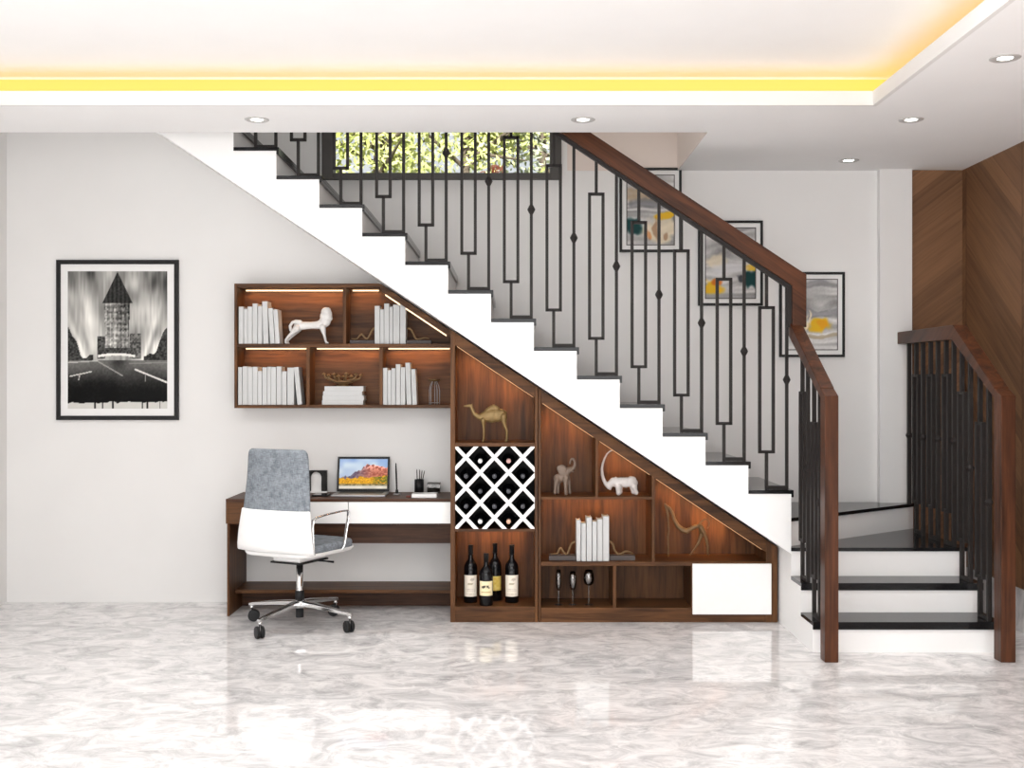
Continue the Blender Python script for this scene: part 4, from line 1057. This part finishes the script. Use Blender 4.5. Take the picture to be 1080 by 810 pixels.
rb = .040; dz = -vp / 2 + hw_ * .62 * 1.475 + rb * 1.475
bme, cmes = None, {}
for px, py, c, lab in cells:
    x, z = xc(px), zc(py) + dz
    if bme is None:
        pr = bottle_profile(.26, rb)
        bme = mesh_from('wine_bottle', MB().lathe([(r, -h) for r, h in pr], (0, .26, 0), 24, 'y')); bme.materials.append(M['bottle'])
        cm = MB().lathe([(rb * .335, .05), (rb * .36, .05), (rb * .36, -.0105), (rb * .34, -.012), (0, -.0125)], (0, 0, 0), 20, 'y')
    o = bpy.data.objects.new('wine_bottle', bme); COL.objects.link(o); o.location = (x, YC + .034, z)
    tag(o, lab, 'bottle', 'wine bottles lying in the lattice rack')
    if c not in cmes:
        cmes[c] = mesh_from('cap', cm); cmes[c].materials.append(caps[c])
    q = bpy.data.objects.new('cap', cmes[c]); COL.objects.link(q); q.parent = o

# ================================================================== THINGS ON THE DESK
d = 1.128; yl = Y(d)
lx0, lx1 = X(355, d), X(410.3, d)
lap = thing('laptop', 'open silver laptop with a mountain picture on its screen', 'laptop', ((lx0 + lx1) / 2, yl - .12, ZD))
obj('keyboard_base', MB().box(lx0, lx1, yl - .243, yl, ZD + .0005, ZD + .012), M['alu'], lap, .003)
obj('keys', MB().box(lx0 + .03, lx1 - .03, yl - .14, yl - .022, ZD + .012, ZD + .0126), M['black_plastic'], lap)
obj('touchpad', MB().box((lx0 + lx1) / 2 - .06, (lx0 + lx1) / 2 + .06, yl - .228, yl - .15, ZD + .012, ZD + .0124), M['alu'], lap)
tl = math.radians(14); ux, uz = Vector((0, math.sin(tl), math.cos(tl))), Vector((0, -math.cos(tl), math.sin(tl)))
hs = .236; base = Vector(((lx0 + lx1) / 2, yl + .004, ZD + .012)); cc = base + ux * hs / 2
hwid = (lx1 - lx0) / 2
scr = obj('screen_lid', MB().obox(cc, (1, 0, 0), ux, uz, hwid, hs / 2, .004), M['black_plastic'], lap, .002)
sp = base + ux * .018 + uz * .0046 + Vector((-hwid + .014, 0, 0))
art_obj('display', scr, M['screen'], tuple(sp), (2 * hwid - .028, 0, 0), tuple(ux * (hs - .034)), 70, 46, art_screen)
obj('hinge', MB().tube([(lx0 + .02, yl + .002, ZD + .012), (lx1 - .02, yl + .002, ZD + .012)], .006, 10), M['black_plastic'], lap)

d = 1.131; x0_, x1_ = X(325, d), X(344.5, d); zt_ = Z(496.3, d); yy = Y(d)
fr = thing('photo_frame', 'black frame with a white arched insert standing behind the office chair', 'frame', ((x0_ + x1_) / 2, yy + .02, ZD))
wcx = X(333.3, d); wr = 5.6 * d / S; zarc = Z(503.5, d)
zb_ = ZD + .012
pts = [(x0_, zb_), (wcx - wr, zb_)] + [(wcx - wr * math.cos(a), zarc + wr * math.sin(a)) for a in np.linspace(0, PI, 15)] + [(wcx + wr, zb_), (x1_, zb_), (x1_, zt_), (x0_, zt_)]
obj('surround', MB().prism([(float(p[0]), float(p[1])) for p in pts], yy, yy + .035, 'xz'), M['frame_black'], fr, .001)
pts = [(wcx - wr, zb_)] + [(wcx - wr * math.cos(a), zarc + wr * math.sin(a)) for a in np.linspace(0, PI, 15)] + [(wcx + wr, zb_)]
obj('arched_insert', MB().prism([(float(p[0]), float(p[1])) for p in pts], yy + .018, yy + .032, 'xz'), M['chair_white'], fr)
obj('stand', MB().box(x0_ + .012, x1_ + .004, yy - .01, yy + .05, ZD + .0004, zb_), M['chair_white'], fr, .002)

d = 1.095
tab = obj('tablet', MB().box(X(329, d), X(346, d), Y(d), Y(d) + .12, ZD + .0004, ZD + .010), M['black_plastic'], None, .003)
tag(tab, 'flat dark tablet lying on the desk left of the laptop', 'tablet')
obj('screen', MB().box(X(329, d) + .006, X(346, d) - .006, Y(d) + .006, Y(d) + .114, ZD + .010, ZD + .0104), M['bottle'], tab)

d = 1.112; px_, py_ = X(418.6, d), Y(d)
ps = thing('pen_stand', 'small pen stand beside the laptop', 'pen stand', (px_, py_, ZD))
obj('base', MB().lathe([(0, .0004), (.024, .0004), (.024, .006), (.020, .010), (0, .011)], (px_, py_, ZD), 24), M['alu'], ps)
obj('socket', MB().lathe([(.011, .0108), (.0085, .035), (.006, .035), (.006, .012)], (px_, py_, ZD), 16), M['black_plastic'], ps)
pn = obj('pen', MB().tube([(px_, py_, ZD + .014), (px_ - .001, py_, ZD + .04), (px_ - .005, py_ + .002, ZD + .15), (px_ - .007, py_ + .003, ZD + .205), (px_ - .0075, py_ + .003, ZD + .212)], [.003, .0052, .0058, .0042, .001], 12), M['frame_black'])
tag(pn, 'long black pen standing upright in the pen stand beside the laptop', 'pen')

d = 1.126; x, y = X(441.7, d), Y(d) + .03; r = 4.9 * d / S; h_ = (520.5 - 506) * d / S
cup = tag(obj('pen_cup', MB().lathe([(0, .0004), (r, .0004), (r, h_), (r - .003, h_), (r - .003, .004), (0, .004)], (x, y, ZD), 28), M['black_plastic']), 'black cylindrical pen cup on the right of the desk', 'pen cup')
for i, (ox, tx, tz, lab, mt) in enumerate([(-.014, -.016, .162, 'upright dark pencil, leftmost in the black pen cup', 'frame_black'), (.002, .003, .160, 'upright dark pencil, second from the left in the black pen cup', 'frame_black'),
                                         (.010, .020, .156, 'slim grey pencil, third from the left in the black pen cup', 'window_grey'), (.008, .036, .152, 'slim grey pencil leaning farthest right in the black pen cup', 'window_grey')]):
    b0 = Vector((x + ox * .6, y + (.006 if i % 2 else -.006), ZD + .0045)); tp = Vector((x + tx, y + (.008 if i % 2 else -.004), ZD + tz))
    m = MB().tube([b0, b0 + (tp - b0) * .93, tp], [.0032, .0032, .0006], 6)
    tag(obj('pencil', m, M[mt]), lab, 'pencil', 'pencils in the black cup')

d = 1.083
nb = thing('notebook', 'thick white notebook lying on the desk in front of the pen cup', 'notebook', (X(447, d), Y(d) + .055, ZD))
x0_, x1_ = X(434.2, d), X(460.3, d); zt_ = .024
obj('cover', MB().box(x0_, x1_, Y(d), Y(d) + .003, ZD + .0004, ZD + zt_).box(x0_, x1_, Y(d) + .003, Y(d) + .11, ZD + .0004, ZD + .003).box(x0_, x1_, Y(d) + .003, Y(d) + .11, ZD + zt_ - .003, ZD + zt_), M['lacquer'], nb)
obj('pages', MB().box(x0_ + .003, x1_ - .003, Y(d) + .003, Y(d) + .106, ZD + .003, ZD + zt_ - .003), M['pages'], nb)
er = tag(obj('eraser', MB().box(X(428, d), X(433, d), Y(d) + .01, Y(d) + .045, ZD + .0004, ZD + .012), plain('dull_red', rgb(110, 48, 36), .6), None, .002), 'small dull red block beside the white notebook', 'eraser')

d = 1.124; x0_, x1_ = X(450.5, d), X(464, d); y0, y1 = Y(d), Y(d) + .075; zt_ = ZD + .064
gb = thing('glass_box', 'small clear glass box half filled with dark contents right of the pen cup', 'box', ((x0_ + x1_) / 2, (y0 + y1) / 2, ZD))
k = .003; b = MB().box(x0_, x1_, y0, y0 + k, ZD + .0004, zt_).box(x0_, x1_, y1 - k, y1, ZD + .0004, zt_).box(x0_, x0_ + k, y0 + k, y1 - k, ZD + .0004, zt_).box(x1_ - k, x1_, y0 + k, y1 - k, ZD + .0004, zt_)
obj('walls', b, M['glass_dim'], gb)
obj('lid', MB().box(x0_ - .001, x1_ + .001, y0 - .001, y1 + .001, zt_ + .0003, zt_ + .006), M['window_grey'], gb, .001)
obj('contents', MB().box(x0_ + k + .001, x1_ - k - .001, y0 + k + .001, y1 - k - .001, ZD + .001, ZD + .030), M['frame_black'], gb, .004)

# ================================================================== OFFICE CHAIR (local axes: faces +Y, then turned)
ch = thing('office_chair', 'grey fabric office chair with a white shell and chrome base at the desk', 'chair', (-1.295, 6.94, 0), math.radians(-27))
def part(name, mb, mat, bevel=0.0, parent=None): return obj(name, mb, mat, parent or ch, bevel, local=True)
def shell_ring(z, hw, th, yc, curve, n=36, p=4.0):
    out = []
    for k in range(n):
        a = 2 * PI * k / n; ca, sa = math.cos(a), math.sin(a)
        x = hw * math.copysign(abs(ca) ** (2 / p), ca); y = th * math.copysign(abs(sa) ** (2 / 2.2), sa)
        out.append((x, yc + y + curve * (x / .25) ** 2, z))
    return out
# upholstered back
lv = [(.700, .250, .020, -.252), (.74, .247, .024, -.249), (.82, .239, .027, -.240), (.90, .232, .028, -.233), (.98, .226, .028, -.230), (1.04, .223, .027, -.230), (1.072, .218, .025, -.231), (1.088, .207, .019, -.231), (1.095, .190, .010, -.231)]
part('backrest', MB().ring_loft([shell_ring(z, hw, th, yc, .028) for z, hw, th, yc in lv]), M['fabric'])
lv = [(.487, .280, .010, -.268), (.492, .284, .018, -.272), (.53, .281, .020, -.276), (.60, .272, .021, -.275), (.68, .261, .021, -.267), (.725, .254, .021, -.262), (.735, .252, .019, -.2605), (.738, .249, .010, -.260)]
part('back_shell', MB().ring_loft([shell_ring(z, hw, th, yc, .030) for z, hw, th, yc in lv]), M['chair_white'])
def rr_ring(z, hx, hy, cy, n=40, p=5.0):
    return [(hx * math.copysign(abs(math.cos(2 * PI * k / n)) ** (2 / p), math.cos(2 * PI * k / n)), cy + hy * math.copysign(abs(math.sin(2 * PI * k / n)) ** (2 / p), math.sin(2 * PI * k / n)), z) for k in range(n)]
part('seat_cushion', MB().ring_loft([rr_ring(.480, .246, .248, .014), rr_ring(.486, .253, .255, .014), rr_ring(.512, .254, .256, .014), rr_ring(.524, .248, .250, .014), rr_ring(.529, .230, .233, .014)]), M['fabric'])
part('seat_pan', MB().ring_loft([rr_ring(.456, .22, .23, -.003), rr_ring(.462, .253, .263, .002), rr_ring(.476, .264, .270, .004), rr_ring(.484, .264, .270, .004)]), M['chair_white'])
part('tilt_housing', MB().box(-.10, .10, -.13, .13, .412, .457), M['chair_white'], .008)
part('tilt_plate', MB().box(-.115, .115, -.14, .14, .402, .412), M['black_plastic'], .004)
part('gas_column', MB().lathe([(.021, .222), (.021, .401), (0, .401)], (0, 0, 0), 24), M['chrome'])
part('column_sleeve', MB().lathe([(.024, .060), (.024, .09), (.024, .158), (.027, .160), (.027, .221), (.021, .224), (.0, .224)], (0, 0, 0), 24), M['black_plastic'])
lever = MB().tube([(.04, .02, .408), (.16, .05, .405), (.21, .06, .402)], [.005, .005, .007], 8)
part('tilt_lever', lever, M['black_plastic'])
for s in (-1, 1):
    path = [(s * .268, -.215, .485), (s * .270, -.228, .56), (s * .266, -.226, .64), (s * .264, -.215, .685), (s * .266, -.19, .698), (s * .262, -.08, .707), (s * .272, .05, .714), (s * .276, .105, .713), (s * .277, .120, .702), (s * .275, .116, .66), (s * .272, .088, .54), (s * .270, .080, .505), (s * .258, .072, .484)]
    P_ = [Vector(p) for p in path]; rings = []
    for i, p in enumerate(P_):
        t_ = (P_[min(i + 1, len(P_) - 1)] - P_[max(i - 1, 0)]).normalized(); u_ = Vector((1, 0, 0)); u_ = (u_ - t_ * u_.dot(t_)).normalized(); w_ = t_.cross(u_)
        rings.append([p + u_ * (.011 * math.cos(2 * PI * q / 12)) + w_ * (.0055 * math.sin(2 * PI * q / 12)) for q in range(12)])
    part('armrest', MB().ring_loft(rings), M['chrome'])
part('base_hub', MB().lathe([(.030, .118), (.040, .122), (.042, .150), (.034, .166), (.0245, .168)], (0, 0, 0), 28), M['chrome'])
for k in range(4):
    a = k * PI / 2; ca, sa = math.cos(a), math.sin(a); rings = []
    for r_, z_, hw, hh in ((.030, .146, .024, .016), (.12, .140, .021, .014), (.25, .126, .017, .012), (.355, .113, .014, .010), (.385, .108, .012, .008)):
        c = Vector((ca * r_, sa * r_, z_)); side = Vector((-sa, ca, 0))
        rings.append([c + side * hw + Vector((0, 0, -hh)), c + side * hw + Vector((0, 0, hh * .6)), c + side * hw * .6 + Vector((0, 0, hh)), c - side * hw * .6 + Vector((0, 0, hh)), c - side * hw + Vector((0, 0, hh * .6)), c - side * hw + Vector((0, 0, -hh))])
    part('base_arm', MB().ring_loft(rings, smooth=False), M['chrome'], .002)
    cx, cy = ca * .370, sa * .370
    tn = a + [1.1, .5, 2.2, 2.6][k]
    ax_ = Vector((math.cos(tn), math.sin(tn), 0)); w2 = MB()
    for s in (-1, 1):
        c = Vector((cx, cy, .036)) + ax_ * (s * .014) + Vector((-ax_.y, ax_.x, 0)) * .012
        rings = []
        for rr_, o_ in ((.012, -.010), (.034, -.009), (.036, -.005), (.036, .005), (.034, .009), (.012, .010)):
            u_ = Vector((-ax_.y, ax_.x, 0)); rings.append([c + ax_ * o_ + u_ * (rr_ * math.cos(2 * PI * q / 24)) + Vector((0, 0, rr_ * math.sin(2 * PI * q / 24))) for q in range(24)])
        w2.ring_loft(rings, smooth=False)
    cs = part('caster', w2, M['black_plastic'])
    obj('caster_stem', MB().lathe([(.007, .040), (.007, .082), (.013, .084), (.013, .100), (0, .100)], (cx, cy, 0), 16), M['chrome'], cs, local=True)

# ================================================================== OUTSIDE THE STAIRWELL WINDOW
struct('ground_outside', MB().box(-14, 14, YB + .3, 34, -.15, -.05), plain('outside_grass', rgb(120, 130, 80), .9))
def leafmat(name, a, b_):
    m, nt, bs = nmat(name); tc = nt.nodes.new('ShaderNodeTexCoord'); n = nt.nodes.new('ShaderNodeTexNoise'); n.inputs['Scale'].default_value = 3.5; n.inputs['Detail'].default_value = 4
    r = nt.nodes.new('ShaderNodeValToRGB'); r.color_ramp.elements[0].position = .35; r.color_ramp.elements[1].position = .65; r.color_ramp.elements[0].color = a; r.color_ramp.elements[1].color = b_
    nt.links.new(tc.outputs['Object'], n.inputs[0]); nt.links.new(n.outputs['Fac'], r.inputs[0]); nt.links.new(r.outputs[0], bs.inputs['Base Color']); bs.inputs['Roughness'].default_value = .7
    return m
LG = leafmat('olive_leaves', rgb(168, 176, 96), rgb(232, 232, 160)); LD = leafmat('grey_green_leaves', rgb(140, 148, 116), rgb(208, 210, 178)); LR = leafmat('red_leaves', rgb(206, 110, 84), rgb(242, 166, 136))
BK = plain('bark', rgb(96, 84, 70), .9)
def tree(name, label, x, y, zc_, rx, rz, nleaf, mat, seed, lsz=.085, group='trees outside the stairwell window'):
    rs = random.Random(seed); t = thing(name, label, 'tree', (x, y, -.05), 0, group)
    m = MB().tube([(x, y, -.05), (x + .06, y, zc_ * .4), (x - .04, y, zc_ * .75), (x, y, zc_ + rz * .5)], [.14, .11, .08, .02], 10)
    for k in range(12):
        a = rs.uniform(0, 2 * PI); e = rs.uniform(-.3, .9); z0_ = zc_ - rz * rs.uniform(-.1, .6)
        m.tube([(x, y, z0_), (x + math.cos(a) * rx * .45, y + math.sin(a) * rx * .3, z0_ + e * rz * .4), (x + math.cos(a) * rx * .85, y + math.sin(a) * rx * .6, z0_ + e * rz * .8)], [.035, .022, .006], 6)
    obj('trunk', m, BK, t)
    lf = MB(); cl = [(rs.gauss(0, .42), rs.gauss(0, .42), rs.gauss(0, .45)) for _ in range(46)]
    for k in range(nleaf):
        q = cl[rs.randrange(len(cl))]
        p = Vector((x + (q[0] + rs.gauss(0, .13)) * rx, y + (q[1] + rs.gauss(0, .13)) * rx * .7, zc_ + (q[2] + rs.gauss(0, .13)) * rz))
        u_ = Vector((rs.gauss(0, 1), rs.gauss(0, 1), rs.gauss(0, 1))).normalized(); w_ = u_.orthogonal().normalized(); l_ = lsz * rs.uniform(.6, 1.3)
        lf.add([p - u_ * l_, p + w_ * l_ * .45, p + u_ * l_, p - w_ * l_ * .45], [(0, 1, 2, 3)])
    obj('foliage', lf, mat, t)
tree('leafy_tree', 'olive green tree behind the left half of the stairwell window', -1.45, 12.6, 4.5, 1.05, 1.2, 3300, LG, 3, .05)
tree('leafy_tree', 'yellow green tree behind the middle of the stairwell window', -.60, 15.3, 5.05, 1.3, 1.4, 3400, LG, 4, .06)
tree('leafy_tree', 'grey green tree behind the right end of the stairwell window', .52, 18.2, 5.75, 1.25, 1.7, 3400, LD, 5, .07)
tree('red_shrub', 'small red leaved tree low behind the right part of the stairwell window', -.23, 10.4, 3.0, .26, .34, 800, LR, 6, .04)
tree('red_shrub', 'small red leaved tree low behind the left end of the stairwell window', -1.62, 10.4, 2.98, .22, .33, 700, LR, 7, .04)
# ================================================================== CAMERA AND VIEW
cam = bpy.data.cameras.new('camera'); co = bpy.data.objects.new('camera', cam); COL.objects.link(co)
co.location = (0, 0, EYE); co.rotation_euler = (PI / 2, 0, 0)
cam.sensor_width = 36; cam.lens = 36 * F / 1080; cam.clip_end = 200
sc = bpy.context.scene; sc.camera = co
sc.view_settings.view_transform = 'Standard'; sc.view_settings.look = 'None'
sc.view_settings.exposure = 0.1; sc.view_settings.gamma = 1.0; sc.view_settings.use_curve_mapping = False
sc.cycles.use_denoising = True
sc.cycles.max_bounces = 10; sc.cycles.diffuse_bounces = 6; sc.cycles.glossy_bounces = 4; sc.cycles.transparent_max_bounces = 12
sc.cycles.caustics_reflective = False; sc.cycles.caustics_refractive = False
sc.cycles.sample_clamp_indirect = 6.0
